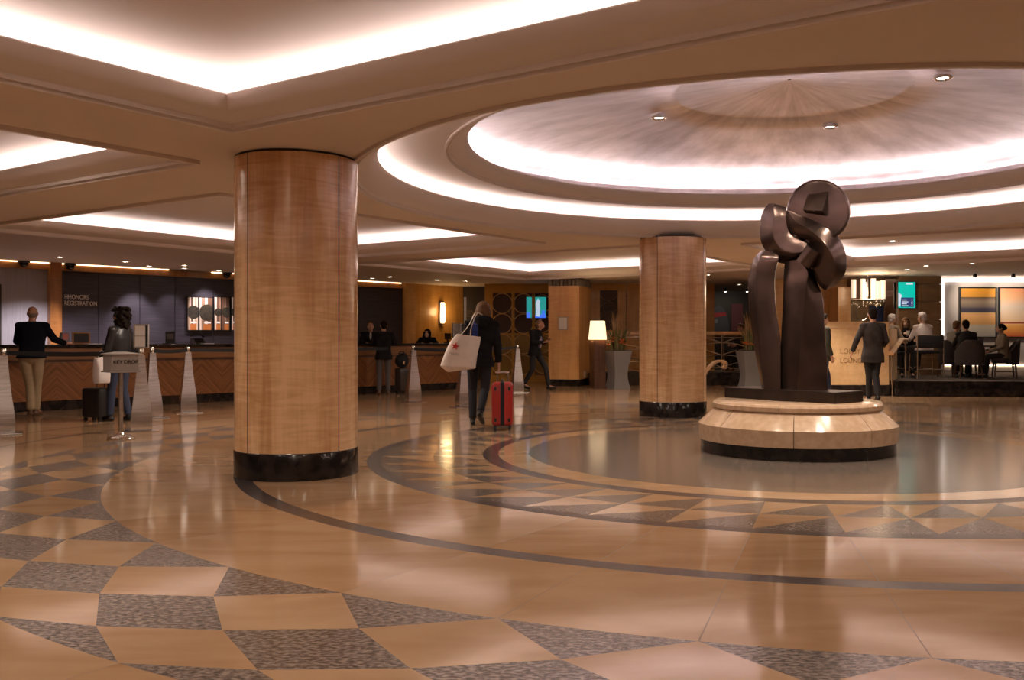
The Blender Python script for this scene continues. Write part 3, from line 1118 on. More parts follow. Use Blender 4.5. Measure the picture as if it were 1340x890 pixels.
for (u_, v_) in ((-4.3, 2.4), (-.4, 2.4), (-4.3, -.8), (-.4, -.8), (-9.0, 1.2), (-9.0, 4.0), (-10.41, 8.70), (-9.88, 9.05), (-8.13, 16.2), (-5.38, 15.6), (-.4, 15.5), (4.4, 7.6), (4.4, 10.8)):  # added fill lamps, kept out of view, brightening floor and soffits
    t = thing('coffer_fill_light', 'added fill light high in a ceiling coffer, out of view', 'downlight', uv(u_, v_, H + .332), 0, 'added fill lights in the ceiling coffers')
    bm = BM(); lathe(bm, [(.055, -.001), (.085, -.001), (.09, -.008), (.06, -.010)], seg=20, cap=False); finish(bm, 'trim_ring', M('white_trim', (.75, .68, .62), .4), t, smooth=40)
    bm = BM(); lathe(bm, [(.054, -.002), (.054, -.005)], seg=20); finish(bm, 'lens', M('soft_lens', (1, 1, 1), 0.4, emit=5.0, ecol=(1.0, 0.86, 0.70)), t)
    l = bpy.data.lights.new('lamp', 'SPOT'); l.energy = COFFFILL * BOOST.get((u_, v_), 1.0); l.color = (1, .84, .68); l.spot_size = math.radians(168); l.spot_blend = .5; l.shadow_soft_size = .32
    lo = bpy.data.objects.new('lamp', l); COL.objects.link(lo); lo.parent = t; lo.location = (0, 0, -.03)
downlight(1168, 315, 'faint downlight in the ceiling coffer right of the sculpture', None, H + .335)
for x, y, lab, sp in ((1086, 339.5, 'added fill downlight for the stone lounge desk, unseen behind the sculpture', (330, 95)),  # this lamp is added to brighten the desk front
                      (1187, 352.5, 'bright square downlight above the teal screen', (40, 80)), (1212, 347.5, 'downlight between the screen and the paintings', (45, 70)),
                      (1272, 344.5, 'downlight in front of the left striped painting', (70, 70)), (927, 359.5, 'tiny downlight at the right edge of the far column', None),
                      (967, 372, 'downlight over the dark lounge behind the railing', (30, 80))):
    downlight(x, y, lab, sp)


def picture_spot(X, Y, target, energy, label, ang=50, col=(1, .84, .66)):
    t = thing('picture_spotlight', label, 'spotlight', (X, Y, H), 0, 'small black picture spotlights')
    bm = BM(); lathe(bm, [(.03, 0), (.035, -.02), (.045, -.03), (.045, -.09), (.03, -.10)], seg=18); finish(bm, 'housing', blackpl, t, smooth=40)
    bm = BM(); lathe(bm, [(.028, -.101), (.028, -.104)], seg=16); finish(bm, 'lens', down_m, t)
    l = bpy.data.lights.new('lamp', 'SPOT'); l.energy = energy * SPOT; l.color = col; l.spot_size = math.radians(ang); l.spot_blend = .8; l.shadow_soft_size = .04
    lo = bpy.data.objects.new('lamp', l); COL.objects.link(lo); lo.parent = t; lo.location = (0, 0, -.14)
    lo.rotation_euler = (Vector(target) - Vector((X, Y, H - .14))).to_track_quat('-Z', 'Y').to_euler()


picture_spot(lx(1276, 22.2), 22.2, (lx(1279, 23.2), 23.2, 2.1), 75, 'small black ceiling spotlight above the left striped painting', 80)
picture_spot(lx(1326, 22.2), 22.2, (lx(1330, 23.2), 23.2, 2.1), 75, 'small black ceiling spotlight above the right striped painting', 80)
picture_spot((947 - PX) * 28.9 / F, 28.6, ((950 - PX) * 30 / F, 30.3, 1.7), 16, 'small spotlight above the dark oval artwork', 80)
picture_spot((975 - PX) * 28.9 / F, 28.6, ((967 - PX) * 30 / F, 30.4, 1.7), 10, 'small spotlight right of the dark oval artwork', 80)


# ------------------------------------------------------------------ stanchions with belts, key box
def stanchion(p, label, rot, hgt=1.0, belt_to=None, sign=False):
    t = thing('stanchion', label, 'stanchion', (p.x, p.y, 0), rot, 'tapered steel stanchions')
    bm = BM()
    pr = [(.016, .118), (.10, .124), (.25, .115), (.45, .090), (.65, .067), (.85, .050), (.95, .044), (.97, .044)]
    ring_loft(bm, [[Vector((sx * r, sy * r * .8, z * hgt)) for sx, sy in ((-1, -1), (1, -1), (1, 1), (-1, 1))] for z, r in
                   [(c.x, c.y) for c in crom([Vector((a, b, 0)) for a, b in pr], 22)]])
    finish(bm, 'post', steel, t)
    bm = BM(); box(bm, (-.20, -.17, 0), (.20, .17, .014), bevel=.004); finish(bm, 'base_plate', steel, t)
    bm = BM(); lathe(bm, [(.026, .96 * hgt), (.032, .975 * hgt), (.032, 1.04 * hgt), (.022, 1.055 * hgt)], seg=20); finish(bm, 'head', chrome, t, smooth=40)
    if belt_to is not None:
        d = Matrix.Rotation(-rot, 3, 'Z') @ (Vector((belt_to.x, belt_to.y, 0)) - Vector((p.x, p.y, 0)))
        nrm = Vector((-d.y, d.x, 0)).normalized() * .004
        u = d.normalized() * .036
        bm = BM()
        zz = 1.0 * hgt
        rr = []
        for f in (0, .25, .5, .75, 1):
            c = u + (d - 2 * u) * f + Vector((0, 0, zz - .02 * math.sin(PI * f)))
            rr.append([c + nrm + Vector((0, 0, .028)), c - nrm + Vector((0, 0, .028)), c - nrm - Vector((0, 0, .028)), c + nrm - Vector((0, 0, .028))])
        ring_loft(bm, rr)
        finish(bm, 'belt', blackcl, t)
    if sign:
        bm = BM()
        box(bm, (-.10, -.012, 1.06), (.10, .012, 1.36))
        f_ = finish(bm, 'sign_holder', greypaint, t, rotz=math.radians(-8) - rot)
        bm = BM(); box(bm, (-.075, -.018, 1.215), (.06, -.012, 1.34)); box(bm, (-.075, -.018, 1.075), (.06, -.012, 1.205)); finish(bm, 'sign_card', paper, f_)
        bm = BM(); box(bm, (.067, -.016, 1.07), (.088, -.012, 1.345)); finish(bm, 'holder_slot', blackpl, f_)
    return t


sp1, sp2, sp3, sp4 = fl(5, 568), fl(185, 564.5), fl(199, 547), fl(246, 540)
sp5, sp6, sp7 = fl(541, 527), fl(607, 533), fl(677, 514)
stanchion(sp1, 'steel stanchion cut by the left edge of the picture', .5, belt_to=sp2)
stanchion(sp2, 'steel stanchion carrying a grey card holder, behind the key drop box', .45, sign=True)
stanchion(sp3, 'steel stanchion just right of the key drop box', .75, belt_to=sp4)
stanchion(sp4, 'steel stanchion in front of the desk near the large column', .55, belt_to=sp5 + Vector((-.5, .3, 0)))
stanchion(sp5, 'steel stanchion between the desk guest and the walking woman', .5, belt_to=sp6)
stanchion(sp6, 'steel stanchion hidden behind the walking woman', .5, belt_to=sp7)
stanchion(sp7, 'steel stanchion in front of the gold lattice screen', .4)

kp = fl(158, 574.5)
t = thing('key_drop_box', 'silver KEY DROP box on a slim pole with round chrome base', 'box', kp, math.radians(43))
bm = BM(); lathe(bm, [(.155, 0), (.155, .012), (.14, .026), (.08, .042), (.04, .06), (.026, .085)], seg=40); finish(bm, 'base', chrome, t, smooth=40)
bm = BM(); lathe(bm, [(.026, .05), (.026, .79)], seg=20); finish(bm, 'pole', steel, t, smooth=40)
k_ = .150
bm = BM(); box(bm, (-k_, -k_, .80), (k_, k_, .985), bevel=.006); body = finish(bm, 'box_body', greypaint, t)
bm = BM(); box(bm, (-k_ - .02, -k_ - .02, .783), (k_ + .02, k_ + .02, .80), bevel=.004); finish(bm, 'bottom_rim', greypaint, t)
bm = BM()
ring_loft(bm, [[Vector((sx * r, sy * r, z)) for sx, sy in ((-1, -1), (1, -1), (1, 1), (-1, 1))] for r, z in ((.172, .985), (.172, 1.0), (.06, 1.022))])
finish(bm, 'lid', greypaint, t)
o = text('KEY DROP', .062, 'key_lettering', blackpl, body, align='CENTER', sx=.95)
o.location = (0.005, -k_ - .003, .885)
o.rotation_euler = (PI / 2, 0, 0)

# ------------------------------------------------------------------ small things on the desk
p = cpos(84, .12)
t = thing('brochure_stand', 'clear brochure stand with pink leaflet beside the bald man', 'stand', (p.x, p.y, CT), RA)
bm = BM(); ring_loft(bm, [[Vector((sx * r, sy * .05, z)) for sx, sy in ((-1, -1), (1, -1), (1, 1), (-1, 1))] for r, z in ((.07, 0), (.062, .12), (.05, .2))])
finish(bm, 'holder', M('acrylic', (.25, .24, .26), .1), t)
bm = BM(); box(bm, (-.04, -.056, .08), (.04, -.05, .18)); finish(bm, 'leaflet', M('pink_leaflet', (.55, .16, .14), .5), t)
p = cpos(106, .42)
t = thing('framed_notice', 'small oak framed dark notice standing on the reception desk', 'frame', (p.x, p.y, CT), RA)
bm = BM()
fw, fh, b_ = .15, .21, .028
for a, b in (((-fw, -.012, 0), (fw, .012, b_)), ((-fw, -.012, fh - b_), (fw, .012, fh)), ((-fw, -.012, b_), (-fw + b_, .012, fh - b_)), ((fw - b_, -.012, b_), (fw, .012, fh - b_))):
    box(bm, a, b)
finish(bm, 'frame', trimwood, t)
bm = BM(); box(bm, (-fw + b_, -.004, b_), (fw - b_, .008, fh - b_)); finish(bm, 'notice', M('dark_notice', (.02, .02, .018), .3), t)
p = cpos(121.5, .15)
bm = BM(); box(bm, (-.12, -.1, 0), (.12, .1, .008)); box(bm, (-.10, -.09, .008), (.12, .09, .014), rot=.06)
o = finish(bm, 'paper_sheets', paper, None, loc=(p.x, p.y, CT), rotz=RA)
tag(o, 'white paper sheets lying on the desk behind the curly haired woman', 'paper')
p = cpos(222.5, .35)
t = thing('card_holder', 'black card holder standing on the desk under the plum wall', 'stand', (p.x, p.y, CT), RA)
bm = BM(); box(bm, (-.11, -.06, 0), (.11, .06, .02)); box(bm, (-.085, -.01, .02), (.085, .02, .235), bevel=.004); finish(bm, 'stand', blackpl, t)
bm = BM(); box(bm, (-.06, -.014, .09), (.06, -.010, .19)); finish(bm, 'card', M('dim_card', (.10, .08, .08), .4), t)
p = cpos(259.5, .48)
t = thing('desk_phone', 'black desk telephone below the painted mirror panels', 'telephone', (p.x, p.y, CT), RA)
bm = BM(); ring_loft(bm, [[Vector((sx * .10, y, z)) for sx, y in ((-1, y0_), (1, y0_), (1, y1_), (-1, y1_))] for y0_, y1_, z in ((-.1, .12, 0), (-.1, .12, .03), (.03, .11, .11))])
finish(bm, 'phone_body', blackpl, t)
bm = BM(); tube(bm, [(-.13, .05, .14), (-.10, .03, .18), (0, .03, .19), (.10, .03, .18), (.13, .05, .14)], [.03, .026, .02, .026, .03], 10); finish(bm, 'handset', blackpl, t, smooth=50)
p = cpos(271.5, .12)
bm = BM(); box(bm, (-.10, -.07, 0), (.10, .07, .012))
tag(finish(bm, 'note_pad', paper, None, loc=(p.x, p.y, CT), rotz=RA), 'pale note pad on the desk right of the telephone', 'paper')
p = cpos(586, .55)
t = thing('monitor', 'small black monitor on the desk right of the seated clerk', 'monitor', (p.x, p.y, CT), RA + .3)
bm = BM(); box(bm, (-.12, -.02, .09), (.12, .02, .24), bevel=.006); box(bm, (-.02, -.01, .02), (.02, .02, .1)); finish(bm, 'screen', blackpl, t)
bm = BM(); box(bm, (-.09, -.06, 0), (.09, .06, .02)); finish(bm, 'foot', blackpl, t)
p = cpos(597.5, .2)
t = thing('slatted_organizer', 'silver slatted organizer on the desk end near the dark alcove', 'organizer', (p.x, p.y, CT), RA - .5)
bm = BM()
box(bm, (-.085, .03, 0), (.085, .045, .47))
for k in range(12):
    box(bm, (-.08, -.05, .02 + k * .038), (.08, .04, .045 + k * .038))
finish(bm, 'slats', greypaint, t)
bm = BM(); box(bm, (-.10, -.055, 0), (-.085, .05, .48)); box(bm, (.085, -.055, 0), (.10, .05, .48)); finish(bm, 'sides', steel, t)
p = cpos(605, .35)
t = thing('printer', 'dark printer box on the far end of the desk', 'printer', (p.x, p.y, CT), RA)
bm = BM(); box(bm, (-.11, -.12, 0), (.11, .12, .46), bevel=.01); finish(bm, 'case', blackpl, t)
bm = BM(); box(bm, (-.09, -.125, .1), (.09, -.118, .14)); finish(bm, 'slot', darkstone, t)

# sconce on the gold wall
sz0, sz1 = hit(577, W0, 424)[2], hit(577, W0, 395)[2]
pw = cpos(577.5, -.02, W0)
t = thing('wall_sconce', 'glowing tall wall sconce on the gold wall behind the desk', 'wall lamp', (pw.x, pw.y, sz0), RA)
hh = sz1 - sz0
bm = BM(); box(bm, (-.085, -.03, -.02), (.085, .03, hh + .02)); finish(bm, 'back_plate', darkwood, t)
bm = BM()
lathe(bm, [(.055, .02), (.075, .10), (.08, .25), (.07, .45), (.06, hh - .04), (.055, hh - .02)], seg=24)
o = finish(bm, 'glass_shade', sconce_m, t, smooth=60, loc=(0, -.06, 0))
bm = BM(); lathe(bm, [(.004, -.09), (.022, -.075), (.025, -.05), (.012, -.03), (.02, -.015), (.05, .015)], seg=18); finish(bm, 'finial', brass, t, smooth=50, loc=(0, -.06, 0))
l = bpy.data.lights.new('lamp', 'POINT'); l.energy = 11 * SPOT; l.color = (1, .66, .30); l.shadow_soft_size = .12
lo = bpy.data.objects.new('lamp', l); COL.objects.link(lo); lo.parent = t; lo.location = (0, -.30, hh * .55)
# narrow white edge board by the alcove
pb = at(608.6, 450, 25.5)
bm = BM(); box(bm, (-.035, -.02, 0), (.035, .02, CAMH + (PY - 389) * 25.5 / F))
tag(finish(bm, 'edge_board', paper, None, loc=(pb.x, pb.y, 0)), 'narrow pale upright board at the end of the gold wall', 'board')

# ------------------------------------------------------------------ gold lattice screen with rings
LSY = 26.3
x0, x1 = (634.5 - PX) * LSY / F, (722 - PX) * LSY / F
zz = lambda y: CAMH + (PY - y) * LSY / F
t = thing('lattice_screen', 'gold framed lattice screen of glass panels with brass rings', 'screen', (x0, LSY, 0))
W = x1 - x0
cols = [((645 - 634.5) * LSY / F, (669.5 - 634.5) * LSY / F), ((673.5 - 634.5) * LSY / F, (696.5 - 634.5) * LSY / F), ((700 - 634.5) * LSY / F, (722 - 634.5) * LSY / F - .04)]
goldpaint = M('gold_frame', (.52, .27, .03), .35, col2=(.60, .33, .05), scale=(3, 3, 8))
bm = BM()
edges = [0] + [v for c in cols for v in c] + [W]
for a, b in zip(edges[0::2], edges[1::2]):
    box(bm, (a, -.05, 0), (b, .05, H))
for a, b in cols:
    box(bm, (a, -.045, zz(384)), (b, .045, H)); box(bm, (a, -.045, 0), (b, .045, zz(491)))
    box(bm, (a, -.03, zz(438.5)), (b, .03, zz(436)))
finish(bm, 'frame', goldpaint, t)
rows_z = [zz(y) for y in (384, 410.5, 437, 464, 490.5)]
for a, b in cols:
    bm = BM(); box(bm, (a, -.008, rows_z[2]), (b, .008, rows_z[0])); finish(bm, 'dark_pane', glassdark, t)
    bm = BM(); box(bm, (a, -.008, rows_z[4]), (b, .008, rows_z[2])); finish(bm, 'gold_pane', glassgold, t)
    for zt_, zb_ in zip(rows_z[:-1], rows_z[1:]):
        cz, cx_, r_ = (zt_ + zb_) / 2, (a + b) / 2, min((zt_ - zb_), (b - a) * 1.12) / 2 - .004
        bm = BM()
        tube(bm, [(cx_ + r_ * math.cos(2 * PI * k / 36), -.03, cz + r_ * math.sin(2 * PI * k / 36)) for k in range(37)], .014, 6, cap=False)
        finish(bm, 'ring', brass, t, smooth=50)
pt = at(702, 402.5, LSY - .14)
t = thing('wall_screen', 'blue green television screen glowing in the gold lattice screen', 'television', (pt.x, pt.y, pt.z))
k = LSY / F
bm = BM(); box(bm, (-13.5 * k, 0, -14 * k), (13 * k, .045, 14.2 * k)); finish(bm, 'bezel', blackpl, t)
tealscr = M('screen_teal', (.02, .30, .28), .3, emit=.75, ecol=(.02, .36, .33), col2=(.02, .25, .30))
bluescr = M('screen_blue', (.03, .10, .6), .3, emit=1.0, ecol=(.05, .16, .85))
whitescr = M('screen_white', (.6, .7, .8), .3, emit=.8, ecol=(.55, .68, .85))
navyscr = M('screen_navy', (.03, .05, .16), .3, emit=.5, ecol=(.05, .07, .24))
bm = BM(); box(bm, (-13 * k, -.004, -13.4 * k), (12.5 * k, 0, 13.6 * k)); scr = finish(bm, 'display', tealscr, t)
bm = BM()
box(bm, (-13 * k, -.006, -13.4 * k), (-8.2 * k, -.004, -6 * k)); box(bm, (-2 * k, -.006, -13.4 * k), (12.5 * k, -.004, -9 * k)); box(bm, (7 * k, -.006, -9 * k), (11 * k, -.004, -4 * k))
finish(bm, 'display_blue', bluescr, scr)
bm = BM()
ring_loft(bm, [[Vector((x * k, y, z * k)) for x, z in ((-1, -11), (4, -12), (5, -3), (4, 3), (5, 8), (2, 12), (0, 8), (-1, 3), (0, -3))] for y in (-.0085, -.006)])
finish(bm, 'display_figure', whitescr, scr)
bm = BM(); box(bm, (-6.0 * k, -.03, -15 * k), (-1.6 * k, -.012, 15 * k)); finish(bm, 'frame_bar', goldpaint, t)

# ------------------------------------------------------------------ square pillar with the fluted band
PR = math.radians(-15)
pc = Vector((-.275, 23.72, 0))
t = thing('pillar', 'square honey veneer pillar with dark fluted band and black base', 'pillar', pc, PR)
pw_, pd_ = .80, 1.25
bm = BM(); box(bm, (0, 0, .17), (pw_, pd_, 2.52)); finish(bm, 'veneer', oakwood, t)
bm = BM(); box(bm, (-.012, -.012, 0), (pw_ + .012, pd_ + .012, .17)); finish(bm, 'base', blackstone, t)
bm = BM()
box(bm, (.02, .02, 2.52), (pw_ - .02, pd_ - .02, H), mi=0)
fl_m = M('fluted_dark', (.06, .04, .028), .3, col2=(.15, .11, .08), scale=(3, 3, 1))
for k_ in range(8):
    a = k_ * pw_ / 8
    capsule(bm, (a + .05, 0, 2.52), (a + .05, 0, 2.66), .046, .046, 12, False, False)
for k_ in range(12):
    a = k_ * pd_ / 12
    capsule(bm, (pw_, a + .05, 2.52), (pw_, a + .05, 2.66), .046, .046, 12, False, False)
finish(bm, 'fluted_band', fl_m, t, smooth=40)
k = 23.8 / F
bm = BM()
box(bm, ((731.5 - 718) * k, -.02, CAMH + (PY - 432) * k), ((744 - 718) * k, 0, CAMH + (PY - 415) * k))
o = finish(bm, 'notice_frame', M('silver_frame', (.42, .38, .35), .4, metal=.5), t)
bm = BM()
box(bm, ((732.5 - 718) * k, -.023, CAMH + (PY - 431) * k), ((743 - 718) * k, -.02, CAMH + (PY - 416) * k))
finish(bm, 'notice', paper, o)
po = Vector((pw_ + .012, .55, .20))
bm = BM(); box(bm, (pw_, .5, .2), (pw_ + .03, .6, .36)); finish(bm, 'outlet_plate', paper, t)

# ------------------------------------------------------------------ floor lamp, planters
lp = fl(782, 508.2)
t = thing('floor_lamp', 'lit floor lamp with white drum shade on dark square wood column', 'floor lamp', lp, .35)
bm = BM(); box(bm, (-.15, -.15, 0), (.15, .15, 1.18), bevel=.01); finish(bm, 'column_base', darkwood, t)
bm = BM(); box(bm, (-.17, -.17, 0), (.17, .17, .05)); finish(bm, 'foot', darkwood, t)
bm = BM(); lathe(bm, [(.02, 1.18), (.02, 1.45)], seg=12); finish(bm, 'stem', brass, t)
z0_, z1_ = at(782, 444.5, lp.y).z, at(782, 420, lp.y).z
bm = BM(); lathe(bm, [(.222, z0_), (.175, z1_)], seg=40, cap=False); finish(bm, 'lamp_shade', shade_m, t, smooth=40)
l = bpy.data.lights.new('lamp', 'POINT'); l.energy = 30 * SPOT; l.color = (1, .72, .38); l.shadow_soft_size = .1
lo = bpy.data.objects.new('lamp', l); COL.objects.link(lo); lo.parent = t; lo.location = (0, 0, (z0_ + z1_) / 2)


def planter(p, hgt, label, plabel, seed, rot, tall=1.0):
    rnd = random.Random(seed)
    t = thing('planter', label, 'planter', p, rot, 'tall grey planters')
    bm = BM()
    pr = crom([Vector(q) for q in ((.225, 0, 0), (.185, .22, 0), (.175, .42, 0), (.205, .68, 0), (.255, 1.0, 0))], 18)
    ring_loft(bm, [[Vector((sx * c.x, sy * c.x, c.y * hgt)) for sx, sy in ((-1, -1), (1, -1), (1, 1), (-1, 1))] for c in pr])
    finish(bm, 'pot', concrete, t)
    bm = BM(); box(bm, (-.235, -.235, hgt - .0), (.235, .235, hgt + .02)); finish(bm, 'soil', soil, t)
    pl = thing('potted_plant', plabel, 'plant', (p.x, p.y, hgt + .02), 0, 'plants in the tall planters')
    for nm, mat, n_, h0, h1, spr in (('leaves', leafm, 60, .25, .55, .9), ('reeds', reedm, 55, .5, .95 * tall, .35)):
        bm = BM()
        for k in range(n_):
            a = rnd.uniform(0, 2 * PI)
            r0 = rnd.uniform(0, .16)
            b = Vector((r0 * math.cos(a), r0 * math.sin(a), 0))
            h_ = rnd.uniform(h0, h1)
            a += rnd.uniform(-.6, .6)
            o_ = Vector((math.cos(a), math.sin(a), 0)) * spr * h_ * rnd.uniform(.2, .6)
            pts = [b, b + o_ * .3 + Vector((0, 0, h_ * .5)), b + o_ * .7 + Vector((0, 0, h_ * .85)), b + o_ + Vector((0, 0, h_))]
            wd_ = .022 if nm == 'leaves' else .010
            side = Vector((-math.sin(a), math.cos(a), 0))
            rr = [[q - side * wd_ * f, q + Vector((0, 0, .004)), q + side * wd_ * f] for q, f in zip(pts, (.6, 1, .8, .1))]
            ring_loft(bm, rr)
        finish(bm, nm, mat, pl)
    for k in range(7):
        a = rnd.uniform(PI, 2.1 * PI) if k < 5 else rnd.uniform(0, 2 * PI)
        c = Vector((.20 * math.cos(a) + rnd.uniform(-.05, .05), .20 * math.sin(a), rnd.uniform(.10, .26)))
        bm = BM()
        for j in range(9):
            b_ = 2 * PI * j / 9 + rnd.uniform(-.2, .2)
            d = Vector((math.cos(b_), math.sin(b_), rnd.uniform(.2, .9))) * .10
            s_ = Vector((-math.sin(b_), math.cos(b_), 0)) * .016
            ring_loft(bm, [[c - s_ * .4, c + Vector((0, 0, .006)), c + s_ * .4], [c + d * .6 - s_, c + d * .6 + Vector((0, 0, .008)), c + d * .6 + s_], [c + d - s_ * .1, c + d + Vector((0, 0, .002)), c + d + s_ * .1]])
        finish(bm, 'flower', orangem, pl)


planter(fl(808, 508.5), .90, 'grey tapered planter beside the lit floor lamp', 'tall reeds and orange flowers beside the lit floor lamp', 4, .5)
planter(fl(981, 509), .90, 'grey tapered planter half hidden by the bronze sculpture', 'orange flowers and reeds half hidden by the bronze sculpture', 9, .2)

# ------------------------------------------------------------------ railing of the raised lounge
def railing(xa, xb, Y, label, seed):
    rnd = random.Random(seed)
    t = thing('railing', label, 'railing', (xa, Y, PLZ), 0, 'chrome railings of the lounge')
    L = xb - xa
    top = CAMH + (PY - 436.5) * Y / F - PLZ
    bm = BM(); tube(bm, [(0, 0, top), (L, 0, top)], .055, 14); finish(bm, 'handrail', railwood, t, smooth=40)
    n = max(1, round(L / .95))
    for k in range(n + 1):
        x = .03 + (L - .06) * k / n
        bm = BM(); tube(bm, [(x, 0, 0), (x, 0, top - .04)], .018, 8); tube(bm, [(x + .05, 0, 0), (x + .05, 0, top - .04)], .010, 8); finish(bm, 'post', chrome, t, smooth=40)
    for k in range(n):
        a = .03 + (L - .06) * k / n
        b = .03 + (L - .06) * (k + 1) / n
        for j in range(6):
            z = top * (.92 - .155 * j)
            bm = BM()
            m = 1 if (k + j) % 2 else -1
            tube(bm, [(a + (b - a) * f, 0, max(.03, z - .16 * top * (f if m > 0 else 1 - f) ** 2)) for f in [i / 10 for i in range(11)]], .016, 6)
            finish(bm, 'arc_bar', chrome, t, smooth=50)
        bm = BM(); tube(bm, [(a, 0, top - .10), (b, 0, top - .10)], .012, 6); tube(bm, [(a, 0, .06), (b, 0, .06)], .012, 6); finish(bm, 'rail_bar', chrome, t, smooth=50)


railing(.95, 2.35, 24.3, 'chrome arc railing with wooden handrail behind the floor lamp', 1)
railing(2.60, 5.02, 24.3, 'chrome arc railing with wooden handrail right of the far column', 2)
t = thing('stair_handrail', 'pair of looped pale wooden handrails low beside the far column', 'handrail', (0, 0, 0))
for dx in (0, .16):
    Yh = 22.2 + dx * 1.5
    pts = crom([at(912 + dx * 20, 507, Yh) , at(918 + dx * 20, 493, Yh), at(931 + dx * 20, 476, Yh), at(943 + dx * 20, 472.5, Yh), at(948 + dx * 20, 477, Yh), at(945 + dx * 20, 482, Yh)], 24)
    bm = BM(); tube(bm, pts, .032, 10); finish(bm, 'rail', railwood, t, smooth=50)
    bm = BM(); tube(bm, [Vector((pts[2].x, Yh, 0)), pts[2]], .02, 8); finish(bm, 'post', chrome, t, smooth=40)


# ------------------------------------------------------------------ luggage and bags
def suitcase(name, p, rot, w_, d_, h_, mat, label, seam=None, handle=.25, ribs=0, wheel=.03, grip=None):
    """w_ along local x, d_ along local y"""
    t = thing(name, label, 'suitcase', p, rot)
    zb_ = wheel * 2
    bm = BM(); box(bm, (-w_ / 2, -d_ / 2, zb_), (w_ / 2, d_ / 2, zb_ + h_), bevel=min(w_, d_) * .16)
    for k in range(ribs):
        x = -w_ / 2 + w_ * (k + 1) / (ribs + 1)
        box(bm, (x - .008, -d_ / 2 - .006, zb_ + .06), (x + .008, d_ / 2 + .006, zb_ + h_ - .06))
    finish(bm, 'shell', mat, t, smooth=40)
    if seam:
        bm = BM(); box(bm, (-seam / 2, -d_ / 2 - .004, zb_ + .01), (seam / 2, d_ / 2 + .004, zb_ + h_ + .004)); finish(bm, 'zip_band', blackcl, t)
        for sx in (-1, 1):
            for zz_ in (.14, .86):
                bm = BM(); box(bm, (sx * w_ * .32 - .014, -d_ / 2 - .008, zb_ + h_ * zz_ - .022), (sx * w_ * .32 + .014, -d_ / 2 + .01, zb_ + h_ * zz_ + .022), bevel=.004)
                finish(bm, 'side_stud', blackpl, t)
    for sx in (-1, 1):
        for sy in (-1, 1):
            bm = BM()
            x, y = sx * (w_ / 2 - .045), sy * (d_ / 2 - .045)
            tube(bm, [(x - .012, y, wheel), (x + .012, y, wheel)], wheel, 14); box(bm, (x - .018, y - .018, wheel), (x + .018, y + .018, zb_ + .02))
            finish(bm, 'wheel', blackpl, t, smooth=40)
    if handle:
        bm = BM()
        top = zb_ + h_ + handle
        for s_ in (-1, 1):
            tube(bm, [(s_ * .07, d_ / 2 - .06, zb_ + h_ - .04), (s_ * .07, d_ / 2 - .06, top)], .008, 8)
        tube(bm, [(-.085, d_ / 2 - .06, top), (.085, d_ / 2 - .06, top)], .014, 10)
        finish(bm, 'trolley_handle', steel, t, smooth=40)
    if grip:
        bm = BM(); tube(bm, crom([(0, -.09, zb_ + h_ - .01), (0, -.08, zb_ + h_ + .03), (0, .08, zb_ + h_ + .03), (0, .09, zb_ + h_ - .01)], 12), .011, 8); finish(bm, 'grip', blackpl, t, smooth=40)
    return t


redm = M('red_shell', (.36, .018, .014), .35, coat=.3)
blackshell = M('black_shell', (.014, .012, .013), .35)
suitcase('suitcase', fl(657.5, 562), math.radians(3), .275, .40, .555, redm, 'red hard shell suitcase pulled by the walking woman', seam=.05, handle=.12, grip=True)
suitcase('suitcase', fl(127, 551.5), math.radians(-20), .35, .24, .42, blackshell, 'black suitcase standing beside the curly haired woman', handle=.36, ribs=5)
bp = fl(526, 515.5)
suitcase('suitcase', bp, RA, .25, .22, .50, M('brown_shell', (.035, .026, .022), .4), 'dark suitcase with a backpack on top beside the desk guest', handle=0, ribs=4)
t = thing('backpack', 'black backpack lying on the dark suitcase at the desk', 'backpack', (bp.x, bp.y, .565), RA - .4)
bm = BM(); ell(bm, (0, 0, .15), (.16, .12, .155)); ell(bm, (0, -.09, .10), (.11, .06, .09)); ell(bm, (.02, .0, .24), (.11, .09, .08))
remeshed(bm, .015, 3, 'pack_body', blackcl, t)
bm = BM(); tube(bm, crom([(-.06, .02, .29), (-.04, .02, .34), (.04, .02, .34), (.06, .02, .29)], 10), .010, 8); finish(bm, 'grab_loop', blackcl, t, smooth=40)
bm = BM(); box(bm, (-.012, -.155, .08), (.012, -.145, .14)); finish(bm, 'buckle', chrome, t)


def bag(name, c, rot, w_, d_, h_, mat, label, straps, tilt=0.0, flare=1.15):
    t = thing(name, label, 'bag', c, rot)
    t.rotation_euler = (0, tilt, rot)
    bm = BM()
    rr = []
    n = 22
    for z, k in ((-h_, .90), (-h_ * .97, 1.0), (-h_ * .7, 1.05), (-h_ * .35, 1.02), (-.02, flare * .92), (0, flare * .9)):
        ring = []
        for i in range(n):
            a = 2 * PI * i / n
            cx_, sy_ = math.cos(a), math.sin(a)
            e_ = .55
            ring.append(Vector((w_ / 2 * k * math.copysign(abs(cx_) ** e_, cx_), d_ / 2 * (k if z < -.05 else .55) * math.copysign(abs(sy_) ** e_, sy_), z + .012 * math.sin(3 * a) * (z > -.05))))
        rr.append(ring)
    ring_loft(bm, rr)
    finish(bm, 'bag_body', mat, t, smooth=60)
    for s_ in straps:
        bm = BM(); tube(bm, crom(s_, 16), .011, 8, flat=.5); finish(bm, 'strap', mat, t, smooth=50)
    return t


